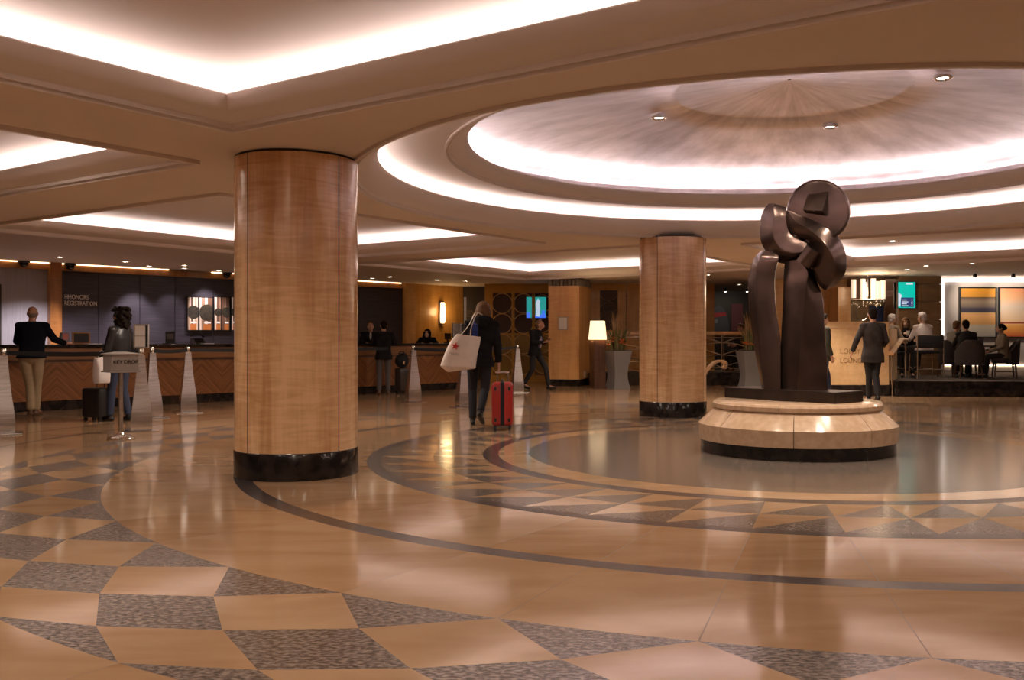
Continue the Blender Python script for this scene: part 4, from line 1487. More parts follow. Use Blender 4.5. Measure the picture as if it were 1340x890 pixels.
# ------------------------------------------------------------------ people
def person(label, p, rot, hgt, top, bottom, shoe=blackpl, skin=None, hair=None, hairst='short', pose=None, hem=.84, slack=.0, vox=.0085, build=1.0,
           topname='jacket', head_yaw=0.0, head_pitch=0.0, cat='person', extras=None, bare_arm=False, collar=None):
    s = hgt / 1.75
    J = dict(pelvis=(0, 0, .95), waist=(0, .0, 1.10), chest=(0, 0, 1.30), neck=(0, -.01, 1.485), head=(0, .015, 1.635),
             hipL=(-.095, 0, .92), hipR=(.095, 0, .92), kneeL=(-.10, .015, .50), kneeR=(.10, .015, .50), ankL=(-.105, -.03, .09), ankR=(.105, -.03, .09),
             toeL=(-.125, .15, .03), toeR=(.125, .15, .03), shL=(-.185, -.005, 1.43), shR=(.185, -.005, 1.43),
             elL=(-.245, -.04, 1.15), elR=(.245, -.04, 1.15), wrL=(-.25, .05, .90), wrR=(.25, .05, .90), hdL=None, hdR=None, grip=0.35)
    J.update(pose or {})
    J = {k: (Vector(v) if isinstance(v, (tuple, list)) else v) for k, v in J.items()}
    skin = skin or M('skin_fair', (.52, .30, .20), .5)
    t = thing('person', label, cat, p, rot)
    hl = (J['hipR'] - J['hipL']).normalized()
    sl = (J['shR'] - J['shL']).normalized()
    HM = Matrix.Translation(J['head']) @ Matrix.Rotation(math.radians(head_yaw), 4, 'Z') @ Matrix.Rotation(math.radians(-head_pitch), 4, 'X')
    h3 = HM.to_3x3()

    def torso(bm, inf, z_from=0.0, hemz=None):
        spine = crom([J['pelvis'], J['waist'], J['chest'], J['neck']], 10)
        spec = [(.168, .118), (.160, .112), (.150, .104), (.148, .103), (.155, .108), (.165, .113), (.172, .115), (.165, .102), (.115, .082), (.068, .062)]
        rings = []
        if hemz is not None:
            d = J['pelvis'] - Vector((0, 0, max(.02, J['pelvis'].z - hemz)))
            for f in (0, .33, .66):
                c = d.lerp(J['pelvis'], f)
                rings.append((c, hl, .182 + .006 * (1 - f), .128 + .006 * (1 - f)))
        else:
            rings.append((J['pelvis'] - Vector((0, 0, .07)), hl, .155, .105))
        for i, (c, (a, b)) in enumerate(zip(spine, spec)):
            lat = hl.lerp(sl, i / 9).normalized()
            rings.append((c, lat, a, b))
        R = []
        for i, (c, lat, a, b) in enumerate(rings):
            up = (rings[min(i + 1, len(rings) - 1)][0] - rings[max(i - 1, 0)][0]).normalized()
            lat = (lat - lat.dot(up) * up).normalized()
            fr = up.cross(lat)
            a, b = a * build + inf, b * build + inf
            R.append([c + lat * a * math.copysign(abs(math.cos(q)) ** .85, math.cos(q)) + fr * b * math.copysign(abs(math.sin(q)) ** .9, math.sin(q)) for q in [2 * PI * k / 22 for k in range(22)]])
        ring_loft(bm, [[v * s for v in r] for r in R])

    cp = lambda bm, a, b, ra, rb, **k: capsule(bm, a * s, b * s, ra * s, rb * s, **k)
    el = lambda bm, c, r, **k: ell(bm, c * s, [q * s for q in r], **k)
    # --- body
    bm = BM()
    torso(bm, -.012)
    cp(bm, J['neck'] - Vector((0, 0, .03)), J['head'] - h3 @ Vector((0, .02, .05)), .056, .052)
    el(bm, HM @ Vector((0, -.012, .022)), (.074, .092, .093), R=h3)
    el(bm, HM @ Vector((0, .018, -.045)), (.058, .068, .072), R=h3)
    el(bm, HM @ Vector((0, .058, -.092)), (.026, .022, .020), R=h3)
    cp(bm, HM @ Vector((0, .080, .012)), HM @ Vector((0, .100, -.028)), .009, .014)
    cp(bm, HM @ Vector((-.014, .082, -.064)), HM @ Vector((.014, .082, -.064)), .008, .008)
    cp(bm, HM @ Vector((-.035, .074, .026)), HM @ Vector((.035, .074, .026)), .011, .011)
    for sx in (-1, 1):
        el(bm, HM @ Vector((sx * .074, -.01, -.005)), (.010, .020, .030), R=h3)
    for S_ in 'LR':
        cp(bm, J['hip' + S_], J['knee' + S_], .072, .046)
        cp(bm, J['knee' + S_], J['ank' + S_], .044, .032)
        cp(bm, J['ank' + S_], J['ank' + S_].lerp(J['toe' + S_], .8), .030, .026)
        cp(bm, J['sh' + S_], J['el' + S_], .042, .036)
        cp(bm, J['el' + S_], J['wr' + S_], .036, .026)
        # hand
        sd = 1 if S_ == 'R' else -1
        wv = J['wr' + S_]
        d = (J['hd' + S_] - wv).normalized() if J['hd' + S_] is not None else (wv - J['el' + S_]).normalized()
        side = J.get('pn' + S_) or Vector((sd, 0, 0))          # back of the hand
        side = (side - side.dot(d) * d).normalized()
        acr = d.cross(side)                                      # across the knuckles
        if acr.dot(Vector((0, 1, 0))) < 0:
            acr = -acr
        cp(bm, wv, wv + d * .085, .030, .038, side=acr, sq=.45)
        for fi, ln in enumerate((.068, .078, .074, .058)):
            o_ = acr * (.030 - .021 * fi)
            b0 = wv + d * .085 + o_
            curl = J['grip']
            d1_ = (d - side * curl).normalized()
            d2_ = (d - side * curl * 3.2).normalized()
            cp(bm, b0, b0 + d1_ * ln * .5, .0100, .0095, seg=8)
            cp(bm, b0 + d1_ * ln * .5, b0 + d1_ * ln * .5 + d2_ * ln * .5, .0095, .0080, seg=8)
        th = wv + d * .03 + acr * .03
        cp(bm, th, th + (d * .7 + acr * .75 - side * .3).normalized() * .038, .013, .012, seg=8)
        e1 = th + (d * .7 + acr * .75 - side * .3).normalized() * .038
        cp(bm, e1, e1 + (d * .9 + acr * .1 - side * .45).normalized() * .032, .0115, .009, seg=8)
    remeshed(bm, vox, 2, 'body', skin, t)
    # --- clothes
    bm = BM()
    torso(bm, .012 + slack, hemz=hem)
    for S_ in 'LR':
        cp(bm, J['neck'] - Vector((0, 0, .05)), J['sh' + S_] + Vector((0, 0, -.005)), .060 + slack, .052 + slack)
        cp(bm, J['sh' + S_].lerp(J['neck'], .10) - Vector((0, 0, .012)), J['el' + S_], .056 + slack, .050 + slack * .6)
        wv = J['wr' + S_]
        cp(bm, J['el' + S_], J['el' + S_].lerp(wv, .96 if not bare_arm else .25), .052 + slack * .6, .040 + slack * .4, eb=False)
    cp(bm, J['neck'] - Vector((0, 0, .05)), J['neck'] + Vector((0, 0, .012)), .075 + slack, .066 + slack * .5, eb=False)
    remeshed(bm, vox * 1.25, 3, topname, top, t)
    bm = BM()
    cp(bm, J['hipL'].lerp(J['pelvis'], .3) + Vector((0, 0, .02)), J['hipR'].lerp(J['pelvis'], .3) + Vector((0, 0, .02)), .115 * build, .115 * build)
    cp(bm, J['pelvis'], J['waist'], .13 * build, .12 * build, side=hl, sq=.85)
    for S_ in 'LR':
        cp(bm, J['hip' + S_], J['knee' + S_], .092 * build, .066, )
        cp(bm, J['knee' + S_], J['knee' + S_].lerp(J['ank' + S_], .98), .064, .055, eb=False)
    remeshed(bm, vox * 1.25, 3, 'trousers', bottom, t)
    for S_ in 'LR':
        bm = BM()
        a_, b_ = J['ank' + S_], J['toe' + S_]
        fd = (b_ - a_); fd.z = 0
        fd.normalize()
        sole = a_ - Vector((0, 0, .055))
        if 'heel' + S_ in J:
            sole = J['heel' + S_]
        hz = sole - fd * .035
        cp(bm, hz, hz.lerp(b_, .5) , .038, .042)
        cp(bm, hz.lerp(b_, .5), b_, .042, .034)
        cp(bm, a_ + Vector((0, 0, .0)), hz.lerp(b_, .25), .042, .04)
        remeshed(bm, vox * 1.1, 3, 'shoe', shoe, t)
    # --- hair
    if hair is not None:
        bm = BM()
        hh = lambda x, y, z: HM @ Vector((x, y, z))
        if hairst == 'short':
            el(bm, hh(0, -.022, .034), (.083, .094, .094), R=h3)
            el(bm, hh(0, .02, .085), (.066, .066, .036), R=h3)
            el(bm, hh(0, -.06, -.03), (.066, .05, .06), R=h3)
        elif hairst == 'fringe':
            el(bm, hh(0, -.03, .0), (.073, .075, .07), R=h3)
            el(bm, hh(0, -.07, .0), (.06, .035, .05), R=h3)
        elif hairst == 'bob':
            el(bm, hh(0, -.018, .034), (.104, .110, .104), R=h3)
            el(bm, hh(0, -.045, -.03), (.122, .095, .105), R=h3)
            el(bm, hh(0, -.05, -.095), (.122, .082, .060), R=h3)
            el(bm, hh(-.075, .0, -.05), (.030, .055, .08), R=h3)
            el(bm, hh(.075, .0, -.05), (.030, .055, .08), R=h3)
        elif hairst == 'long':
            el(bm, hh(0, -.018, .030), (.090, .103, .098), R=h3)
            for z_, r_ in ((-.06, .085), (-.14, .09), (-.22, .08)):
                el(bm, hh(0, -.055, z_), (r_, .05, .07), R=h3)
            for sx in (-1, 1):
                cp(bm, hh(sx * .078, .0, .02), hh(sx * .085, .02, -.20), .030, .034)
        elif hairst == 'curly':
            rnd = random.Random(5)
            el(bm, hh(0, -.045, .035), (.105, .095, .105), R=h3)
            el(bm, hh(0, -.075, -.06), (.10, .075, .10), R=h3)
            for _ in range(170):
                a_ = rnd.uniform(0, 2 * PI)
                z_ = rnd.uniform(-.21, .15)
                r_ = .128 * math.sqrt(max(.15, 1 - ((z_ - .0) / .22) ** 2)) * rnd.uniform(.85, 1.08)
                x_, y_ = r_ * math.cos(a_), r_ * math.sin(a_) - .045
                if y_ > -.005 and z_ < .075:
                    continue
                q_ = rnd.uniform(.018, .030)
                el(bm, hh(x_, y_, z_), (q_, q_, q_), seg=8)
        elif hairst == 'bun':
            el(bm, hh(0, -.02, .030), (.084, .100, .096), R=h3)
            el(bm, hh(0, -.11, .03), (.05, .045, .05), R=h3)
        remeshed(bm, vox * .95, 2, 'hair', hair, t)
    # --- eyes and mouth
    bm = BM()
    for sx in (-1, 1):
        el(bm, HM @ Vector((sx * .031, .0795, .004)), (.012, .006, .007), R=h3, seg=10)
    finish(bm, 'eyes', M('eye_dark', (.02, .012, .01), .2), t, smooth=60)
    bm = BM()
    el(bm, HM @ Vector((0, .0905, -.064)), (.021, .004, .007), R=h3, seg=10)
    finish(bm, 'mouth', M('lip', (.34, .12, .09), .5), t, smooth=60)
    if extras:
        extras(t, J, s, HM, cp, el)
    return t


navy = M('navy_knit', (.006, .006, .011), .9, ior=1.2)
khaki = M('khaki_cloth', (.30, .215, .125), .85, col2=(.36, .26, .155), scale=(5, 5, 12))
jean = M('blue_denim', (.030, .042, .085), .85)
blackwool = M('black_wool', (.009, .008, .010), .9, col2=(.016, .014, .017), scale=(15, 15, 15), ior=1.25)
leather = M('black_leather', (.018, .016, .018), .38)
charcoal = M('charcoal_cloth', (.045, .038, .040), .85)
greytr = M('grey_trousers', (.085, .075, .075), .85)
suitm = M('grey_brown_suit', (.036, .029, .028), .85, col2=(.050, .041, .039), scale=(10, 10, 10), ior=1.2)
darktr = M('dark_trousers', (.016, .014, .016), .85)
whitecl = M('white_shirt', (.66, .60, .59), .8)
olive = M('olive_coat', (.035, .030, .016), .85)
beigecl = M('beige_cardigan', (.22, .17, .125), .85)
greyjk = M('grey_jacket', (.16, .14, .12), .85)
lilac = M('lilac_shirt', (.30, .24, .33), .8)
brownshoe = M('brown_shoe', (.09, .04, .02), .5)
hairbr = M('brown_hair', (.085, .040, .018), .6, col2=(.17, .085, .038), scale=(40, 40, 8), ior=1.3)
hairdk = M('dark_hair', (.008, .005, .004), .8, col2=(.018, .011, .008), scale=(40, 40, 8), ior=1.2)
hairlt = M('light_brown_hair', (.16, .085, .04), .5)
hairgr = M('grey_hair', (.33, .29, .28), .6, col2=(.52, .47, .46), scale=(30, 30, 30))
hairwh = M('white_hair', (.62, .56, .55), .6)
skin2 = M('skin_tan', (.44, .22, .14), .5)

# bald man at the desk
person('bald man in black sweater and khaki trousers leaning on the reception desk', fl(42, 544), math.radians(18), 1.72, navy, khaki, brownshoe, skin2, M('fringe_hair', (.20, .14, .11), .7), 'fringe',
       dict(pelvis=(0, -.05, .93), waist=(0, .0, 1.09), chest=(-.01, .06, 1.28), neck=(-.02, .09, 1.46), head=(-.02, .14, 1.595),
            hipL=(-.09, -.05, .90), hipR=(.09, -.05, .90), kneeL=(-.03, .0, .49), kneeR=(.07, .02, .49), ankL=(-.02, -.02, .09), ankR=(.05, .04, .09), toeL=(-.06, .15, .03), toeR=(.09, .2, .03),
            shL=(-.20, .07, 1.41), shR=(.18, .06, 1.41), elL=(-.25, .18, 1.16), wrL=(-.14, .38, 1.13), elR=(.29, .12, 1.19), wrR=(.42, .30, 1.125), hdR=Vector((.48, .38, 1.125)), pnR=Vector((0, 0, 1)), pnL=Vector((0, 0, 1)), grip=.2),
       hem=.90, topname='sweater', build=1.05, head_pitch=-12, slack=.008)

# curly haired woman


def curly_extras(t, J, s, HM, cp, el):
    bm = BM()
    el(bm, Vector((.16, -.20, 1.02)), (.10, .07, .13))
    remeshed(bm, .012, 2, 'handbag', leather, t)
    bm = BM(); tube(bm, crom([Vector((.05, -.14, 1.42)) * s, Vector((.20, -.17, 1.25)) * s, Vector((.20, -.20, 1.10)) * s], 12), .010, 8); finish(bm, 'bag_strap', leather, t, smooth=50)


cw = fl(157, 551)
person('curly dark haired woman in black leather jacket and jeans beside a black suitcase', cw, math.radians(76), 1.60, leather, jean, blackpl, None, hairdk, 'curly',
       dict(elL=(-.22, .05, 1.14), wrL=(-.16, .22, .98), kneeL=(-.09, .08, .5), ankL=(-.10, .10, .09), toeL=(-.12, .28, .03), ankR=(.10, -.08, .09), toeR=(.12, .10, .03),
            elR=(.23, -.02, 1.14), wrR=(.20, .18, 1.0), chest=(0, .01, 1.30)), hem=.82, slack=.012, extras=curly_extras, topname='leather_jacket')
bag('plastic_bag', at(133, 468, 13.15), math.radians(60), .20, .16, .36, whitecl, 'white carrier bag hanging beside the curly haired woman', [[(-.05, 0, -.03), (-.03, 0, .08), (.03, 0, .08), (.05, 0, -.03)]])

# desk staff and desk guest
g2 = cpos(483, 1.15)
person('receptionist with brown hair in dark suit looking down behind the desk', Vector((g2.x, g2.y, 0)), math.radians(200), 1.66, blackwool, darktr, blackpl, None, hairbr, 'short',
       dict(waist=(0, .03, 1.09), chest=(0, .10, 1.26), neck=(0, .16, 1.42), head=(0, .22, 1.545), shL=(-.19, .15, 1.38), shR=(.19, .15, 1.38), elL=(-.24, .26, 1.16), wrL=(-.12, .44, 1.14), elR=(.24, .26, 1.16), wrR=(.12, .44, 1.14),
            pnL=Vector((0, 0, 1)), pnR=Vector((0, 0, 1))), head_pitch=-28,
       extras=lambda t, J, s, HM, cp, el: finish((lambda b: (ell(b, Vector((0, .205, 1.33)) * s, (.045, .03, .11)), b)[1])(BM()), 'shirt_front', whitecl, t, smooth=60))
g3 = cpos(560, 1.0)
person('long dark haired receptionist bent over the desk under the wall sconce', Vector((g3.x, g3.y, 0)), math.radians(185), 1.62, blackwool, darktr, blackpl, None, hairdk, 'long',
       dict(waist=(0, .06, 1.06), chest=(0, .19, 1.20), neck=(0, .30, 1.31), head=(0, .38, 1.425), shL=(-.18, .28, 1.28), shR=(.18, .28, 1.28), elL=(-.25, .40, 1.16), wrL=(-.12, .58, 1.16), elR=(.25, .40, 1.16), wrR=(.12, .58, 1.16),
            pnL=Vector((0, 0, 1)), pnR=Vector((0, 0, 1))), head_pitch=-20, head_yaw=-15)
person('man in black jacket and grey trousers standing at the desk, seen from behind', fl(502, 516.5), math.radians(15), 1.58, blackwool, greytr, brownshoe, None, hairdk, 'short',
       dict(pelvis=(0, -.02, .95), chest=(0, .03, 1.30), neck=(0, .05, 1.48), head=(.01, .09, 1.625), elL=(-.27, .10, 1.18), wrL=(-.16, .33, 1.17), elR=(.27, .10, 1.20), wrR=(.22, .34, 1.24), grip=.3), hem=.83, slack=.008)


# walking woman with tote
def walker_extras(t, J, s, HM, cp, el):
    bm = BM()
    for k in range(14):
        a = 2 * PI * k / 14
        el(bm, J['neck'] + Vector((.115 * math.cos(a), -.045 + .085 * math.sin(a), .0 - .02 * math.sin(a))), (.05, .045, .05), seg=8)
    el(bm, J['neck'] + Vector((0, -.11, -.05)), (.14, .06, .085))
    remeshed(bm, .011, 2, 'hood', blackwool, t)
    bm = BM()
    rr = [[(J['neck'] + Vector((-.085 + x, y, z))) * s for x, y in ((-.035, -.155 - d), (.04, -.158 - d), (.04, -.13 - d), (-.035, -.13 - d))] for z, d in ((.0, -.02), (-.06, .01), (-.14, .02), (-.22, .015))]
    ring_loft(bm, rr)
    finish(bm, 'blue_scarf', M('royal_blue_cloth', (.008, .022, .16), .7), t)
    bm = BM(); tube(bm, [J['shL'] * s + Vector((-.03, -.06, .05)), J['shL'] * s + Vector((.02, -.10, -.10))], .012, 8); finish(bm, 'jacket_fold', blackwool, t)


ww = fl(625.5, 556.5)
person('walking woman with brown bob, black coat and white tote, seen from behind', ww, math.radians(-4), 1.68, blackwool, M('black_blue_trousers', (.012, .012, .020), .85), blackpl, None, hairbr, 'bob',
       dict(pelvis=(.02, 0, .95), waist=(.03, .01, 1.10), chest=(.05, .03, 1.30), neck=(.06, .045, 1.485), head=(.065, .075, 1.625),
            hipL=(-.075, 0, .92), hipR=(.115, 0, .92), kneeL=(-.09, .08, .51), ankL=(-.075, .0, .09), toeL=(-.10, .17, .03), kneeR=(.095, .03, .51), ankR=(.06, -.17, .21), toeR=(.075, -.03, .045), heelR=Vector((.06, -.21, .165)),
            shL=(-.14, .03, 1.43), shR=(.24, .03, 1.42), elL=(-.20, .12, 1.18), wrL=(-.12, .24, 1.28), elR=(.285, -.02, 1.14), wrR=(.295, .0, .88), grip=.6),
       hem=.83, slack=.016, vox=.0065, extras=walker_extras, head_yaw=4, topname='coat')

tt = thing('tote_bag', 'white canvas tote with red star hanging from the walking woman', 'bag', at(602, 463, 12.5))
kk = 12.5 / F
tp = [((598, 437), (629, 441)), ((590, 446), (628, 450)), ((583, 460), (625, 463)), ((577, 476), (623, 477)), ((577.5, 480), (622.5, 481)), ((586, 487), (621, 482.5))]
bm = BM()
rr = []
O_ = at(602, 463, 12.5)
for (a, b), dep in zip(tp, (.02, .05, .085, .10, .095, .05)):
    A0, B0 = at(a[0], a[1], 12.5) - O_, at(b[0], b[1], 12.5) - O_
    ring = []
    for k in range(24):
        q = 2 * PI * k / 24
        c_, s_ = math.cos(q), math.sin(q)
        f = .5 + .5 * math.copysign(abs(c_) ** .6, c_)
        ring.append(A0.lerp(B0, f) + Vector((0, dep * math.copysign(abs(s_) ** .6, s_), 0)))
    rr.append(ring)
n_ = [crom([r[k] for r in rr], 20) for k in range(24)]
rings = [[n_[k][i] for k in range(24)] for i in range(20)]
ring_loft(bm, rings)
tote_m = M('tote_canvas', (.68, .60, .54), .85, col2=(.74, .66, .60), scale=(12, 12, 12), bump=.15)
body = finish(bm, 'bag_body', tote_m, tt, smooth=70)
P_ = lambda x, y, d=0.0: at(x, y, 12.5) - O_ + Vector((0, d, 0))
for a, b, e_ in (((603, 439), (614, 425), (622, 409)), ((616, 440), (617, 428), (624, 410))):
    bm = BM(); tube(bm, crom([P_(*a, -.03), P_(*b, -.01), P_(*e_, .05), P_(e_[0] + 7, e_[1] + 3, .27)], 16), .010, 8, flat=.5); finish(bm, 'strap', tote_m, tt, smooth=50)
bm = BM()
c_ = P_(596.6, 453.2, -.082)
st = []
for k in range(10):
    r_ = (5.4 if k % 2 == 0 else 2.1) * kk
    a_ = PI / 2 + k * PI / 5 - .25
    st.append(c_ + Vector((r_ * math.cos(a_), 0, r_ * math.sin(a_))))
ring_loft(bm, [[p_ + Vector((0, -.006, 0)) for p_ in st], [p_ + Vector((0, .03, 0)) for p_ in st]])
finish(bm, 'red_star', M('star_red', (.55, .03, .02), .6), body)
o = text('macys', .046, 'small_lettering', M('print_grey', (.42, .38, .36), .8), body, depth=.004)
o.location = P_(589.5, 463, -.094)
o.rotation_euler = (PI / 2, .12, 0)

# man walking across in front of the lattice screen
person('man in dark suit jacket looking at his phone before the gold lattice screen', fl(700, 510), math.radians(-118), 1.66, blackwool, darktr, blackpl, skin2, hairlt, 'short',
       dict(waist=(0, .01, 1.09), chest=(0, .05, 1.29), neck=(0, .09, 1.47), head=(0, .15, 1.60), kneeL=(-.09, .26, .53), ankL=(-.09, .34, .10), toeL=(-.10, .52, .05), kneeR=(.09, -.02, .50), ankR=(.09, -.26, .14), toeR=(.10, -.10, .035),
            elL=(-.24, .08, 1.16), wrL=(-.07, .29, 1.17), elR=(.24, .08, 1.16), wrR=(.07, .29, 1.17), pnL=Vector((-.6, 0, -.8)), pnR=Vector((.6, 0, -.8))), hem=.84, head_pitch=-30, slack=.006,
       extras=lambda t, J, s, HM, cp, el: finish((lambda b: (ell(b, Vector((0, .14, 1.22)) * s, (.075, .045, .20)), b)[1])(BM()), 'shirt_front', lilac, t, smooth=60))
bm = BM(); box(bm, (-.04, -.07, -.006), (.04, .07, .006), bevel=.004)
ph = fl(700, 510) + Vector((.315, -.168, 1.145))
o = tag(finish(bm, 'phone', blackpl, None, loc=ph, rotz=math.radians(-118)), 'black phone in the hands of the man before the lattice screen', 'phone')
o.rotation_euler = (math.radians(35), 0, math.radians(-118))

# man in grey suit walking to the lounge
person('man in grey brown suit walking away towards the stone lounge desk', fl(1142, 526.5), math.radians(-3), 1.745, suitm, darktr, blackpl, skin2, hairdk, 'short',
       dict(elL=(-.30, -.04, 1.17), wrL=(-.36, .06, .94), elR=(.25, .0, 1.15), wrR=(.20, .16, 1.0), kneeL=(-.05, .06, .51), ankL=(-.05, .06, .09), toeL=(-.07, .24, .03), kneeR=(.055, .0, .5), ankR=(.04, -.20, .15), toeR=(.05, -.04, .04)),
       hem=.74, slack=.012, extras=lambda t, J, s, HM, cp, el: finish((lambda b: (box(b, Vector((.205, .06, .93)) * s, Vector((.225, .20, 1.08)) * s), b)[1])(BM()), 'folded_paper', M('cream_paper', (.55, .45, .25), .7), t))

# passer-by half hidden behind the sculpture
person('passer-by in olive coat and blue jeans half hidden behind the bronze sculpture', fl(1076.5, 524), math.radians(-75), 1.66, olive, jean, blackpl, None, hairdk, 'short',
       dict(kneeL=(-.09, .16, .51), ankL=(-.09, .20, .10), toeL=(-.1, .36, .04), kneeR=(.09, -.02, .5), ankR=(.09, -.22, .14), toeR=(.1, -.06, .03)), hem=.80, slack=.02)


# ------------------------------------------------------------------ stone lounge desk
def lounge_desk():
    D = at(1075, 445, 19.5); D.z = 0
    xl, xr = (1078 - PX) * 19.5 / F, (1162 - PX) * 19.5 / F
    t = thing('lounge_desk', 'honey stone lounge desk wall with engraved lettering and black base', 'desk', (xl, 19.45, 0))
    Wd = xr - xl
    top = CAMH + (PY - 422.5) * 19.5 / F
    bm = BM()
    box(bm, (0, 0, .23), (Wd, .16, top))
    finish(bm, 'front_wall', deskstone, t)
    bm = BM(); box(bm, (-.0, -.012, 0), (Wd + .012, .16, .23)); finish(bm, 'base', blackstone, t)
    bm = BM(); box(bm, (-.0, -.018, top - .105), (Wd + .015, .17, top - .085)); box(bm, (0, -.018, top), (Wd + .015, .18, top + .02)); finish(bm, 'cap_moulding', deskstone, t)
    # side wall running back beside the steps
    x2 = (1174 - PX) * 20.6 / F - xl
    bm = BM()
    ring_loft(bm, [[Vector((Wd - .15, .16, z0)), Vector((Wd, .0, z0)), Vector((x2, 1.15, z1)), Vector((x2 - .15, 1.15, z1))] for z0, z1 in ((.23, .32), (top - .12, top - .12))])
    finish(bm, 'side_wall', deskstone, t)
    for z, txt, w_ in ((CAMH + (PY - 463) * 19.5 / F, 'LOBBY', 27), (CAMH + (PY - 475) * 19.5 / F, 'LOUNGE', 33)):
        o = text(txt, .155, 'engraved_lettering', M('engraved', (.30, .175, .075), .6), t, depth=.003)
        wd_ = max(v.co.x for v in o.data.vertices)
        o.scale = (w_ * 19.45 / F / wd_, 1, 1)
        o.location = ((1099 - PX) * 19.45 / F - xl, -.003, z)
    return xl, Wd


lounge_desk()
t = thing('ramp_handrail', 'sloping wooden handrail on the right side of the stone lounge desk', 'handrail', (0, 0, 0))
bm = BM(); a_, b_, c_ = at(1166, 463, 19.3), at(1179.5, 444.5, 20.3), at(1185, 444.5, 20.6); tube(bm, [a_, b_, c_], .055, 10, flat=.7); finish(bm, 'rail', railwood, t, smooth=40)
bm = BM(); tube(bm, [Vector((a_.x + .06, a_.y + .1, 0.0)), a_ + Vector((.06, .1, 0))], .018, 8); finish(bm, 'post', chrome, t, smooth=40)
bm = BM(); tube(bm, [Vector((c_.x, c_.y, PLZ)), c_], .018, 8); finish(bm, 'post', chrome, t, smooth=40)

# ------------------------------------------------------------------ chandelier of glass tubes, ring ornament, mirror strip, teal screen
CHY = 22.6
kc = CHY / F
cc = at(1135.5, 405, CHY)
t = thing('chandelier', 'chandelier of glowing glass tubes with crystals above the stone lounge desk', 'chandelier', (cc.x, cc.y, H))
for x, yt, yb, dy in ((1117, 366, 390, 0), (1127, 365.5, 393, -.12), (1133.5, 369, 391.5, .10), (1141, 365, 392, -.10), (1149, 368, 391, .06), (1155.5, 367, 391, .0)):
    z0_, z1_ = CAMH + (PY - yb) * kc - H, CAMH + (PY - yt) * kc - H
    bm = BM(); lathe(bm, [(.058, z0_), (.060, z1_)], seg=20); finish(bm, 'glass_tube', tube_m, t, smooth=40, loc=((x - 1135.5) * kc, dy, 0))
zr = CAMH + (PY - 392.5) * kc - H
bm = BM()
tube(bm, [(.40 * math.cos(q), .16 * math.sin(q), zr) for q in [2 * PI * k / 32 for k in range(33)]], .018, 8, cap=False)
tube(bm, [(-.40, 0, zr), (.40, 0, zr)], .014, 8)
finish(bm, 'frame_ring', chrome, t, smooth=40)
bm = BM(); tube(bm, [(0, 0, zr), (0, 0, 0)], .012, 8); finish(bm, 'stem', chrome, t, smooth=40)
rnd = random.Random(2)
crys = M('crystal', (.85, .75, .62), .08, metal=.6)
for k in range(30):
    q = rnd.uniform(0, 2 * PI)
    f = rnd.uniform(.4, 1)
    c = Vector((.40 * f * math.cos(q), .16 * f * math.sin(q), zr - rnd.uniform(.03, .17)))
    r_ = rnd.uniform(.012, .022)
    bm = BM()
    vs = [bm.verts.new(v) for v in ((0, 0, r_ * 1.6), (r_, 0, 0), (0, r_, 0), (-r_, 0, 0), (0, -r_, 0), (0, 0, -r_ * 1.6))]
    for i in range(4):
        bm.faces.new((vs[0], vs[1 + i], vs[1 + (i + 1) % 4])); bm.faces.new((vs[5], vs[1 + (i + 1) % 4], vs[1 + i]))
    finish(bm, 'crystal', crys, t, loc=c)
l = bpy.data.lights.new('lamp', 'POINT'); l.energy = 40 * SPOT; l.color = (1, .76, .50); l.shadow_soft_size = .25
lo = bpy.data.objects.new('lamp', l); COL.objects.link(lo); lo.parent = t; lo.location = (0, -.45, zr + .2)
rc = at(1128, 410, 22.9)
t = thing('ring_ornament', 'thin metal ring ornament standing on the lounge desk behind the walking man', 'ornament', (rc.x, rc.y, PLZ))
r_ = 7.5 * 22.9 / F
bm = BM(); tube(bm, [(r_ * math.cos(q), 0, rc.z - PLZ + r_ * math.sin(q) * 1.25) for q in [2 * PI * k / 40 for k in range(41)]], .014, 8, cap=False); finish(bm, 'ring', chrome, t, smooth=40)
bm = BM(); tube(bm, [(0, 0, .0), (0, 0, rc.z - PLZ - r_ * 1.25)], .016, 8); lathe(bm, [(.12, 0), (.12, .02)], seg=20); finish(bm, 'stand', chrome, t, smooth=40)
bb = at(1147, 445, 23.5)
bm = BM(); box(bm, (bb.x - 9 * 23.5 / F, 23.5, PLZ), (bb.x + 9 * 23.5 / F, 23.56, CAMH + (PY - 400) * 23.5 / F))
tag(finish(bm, 'blue_panel', M('navy_panel', (.02, .03, .09), .4)), 'dark blue panel standing behind the ring ornament', 'panel')
t = thing('mirror_panel', 'narrow tall mirror panel left of the teal screen', 'mirror', ((1157.5 - PX) * 23.2 / F, 23.2, PLZ))
wm = 18.0 * 23.2 / F
bm = BM(); box(bm, (0, 0, 0), (wm, .06, H - PLZ - .05)); finish(bm, 'backing', darkwood, t)
bm = BM(); box(bm, (.012, -.006, .012), (wm - .012, 0, H - PLZ - .07)); finish(bm, 'mirror_glass', mirror_m, t)

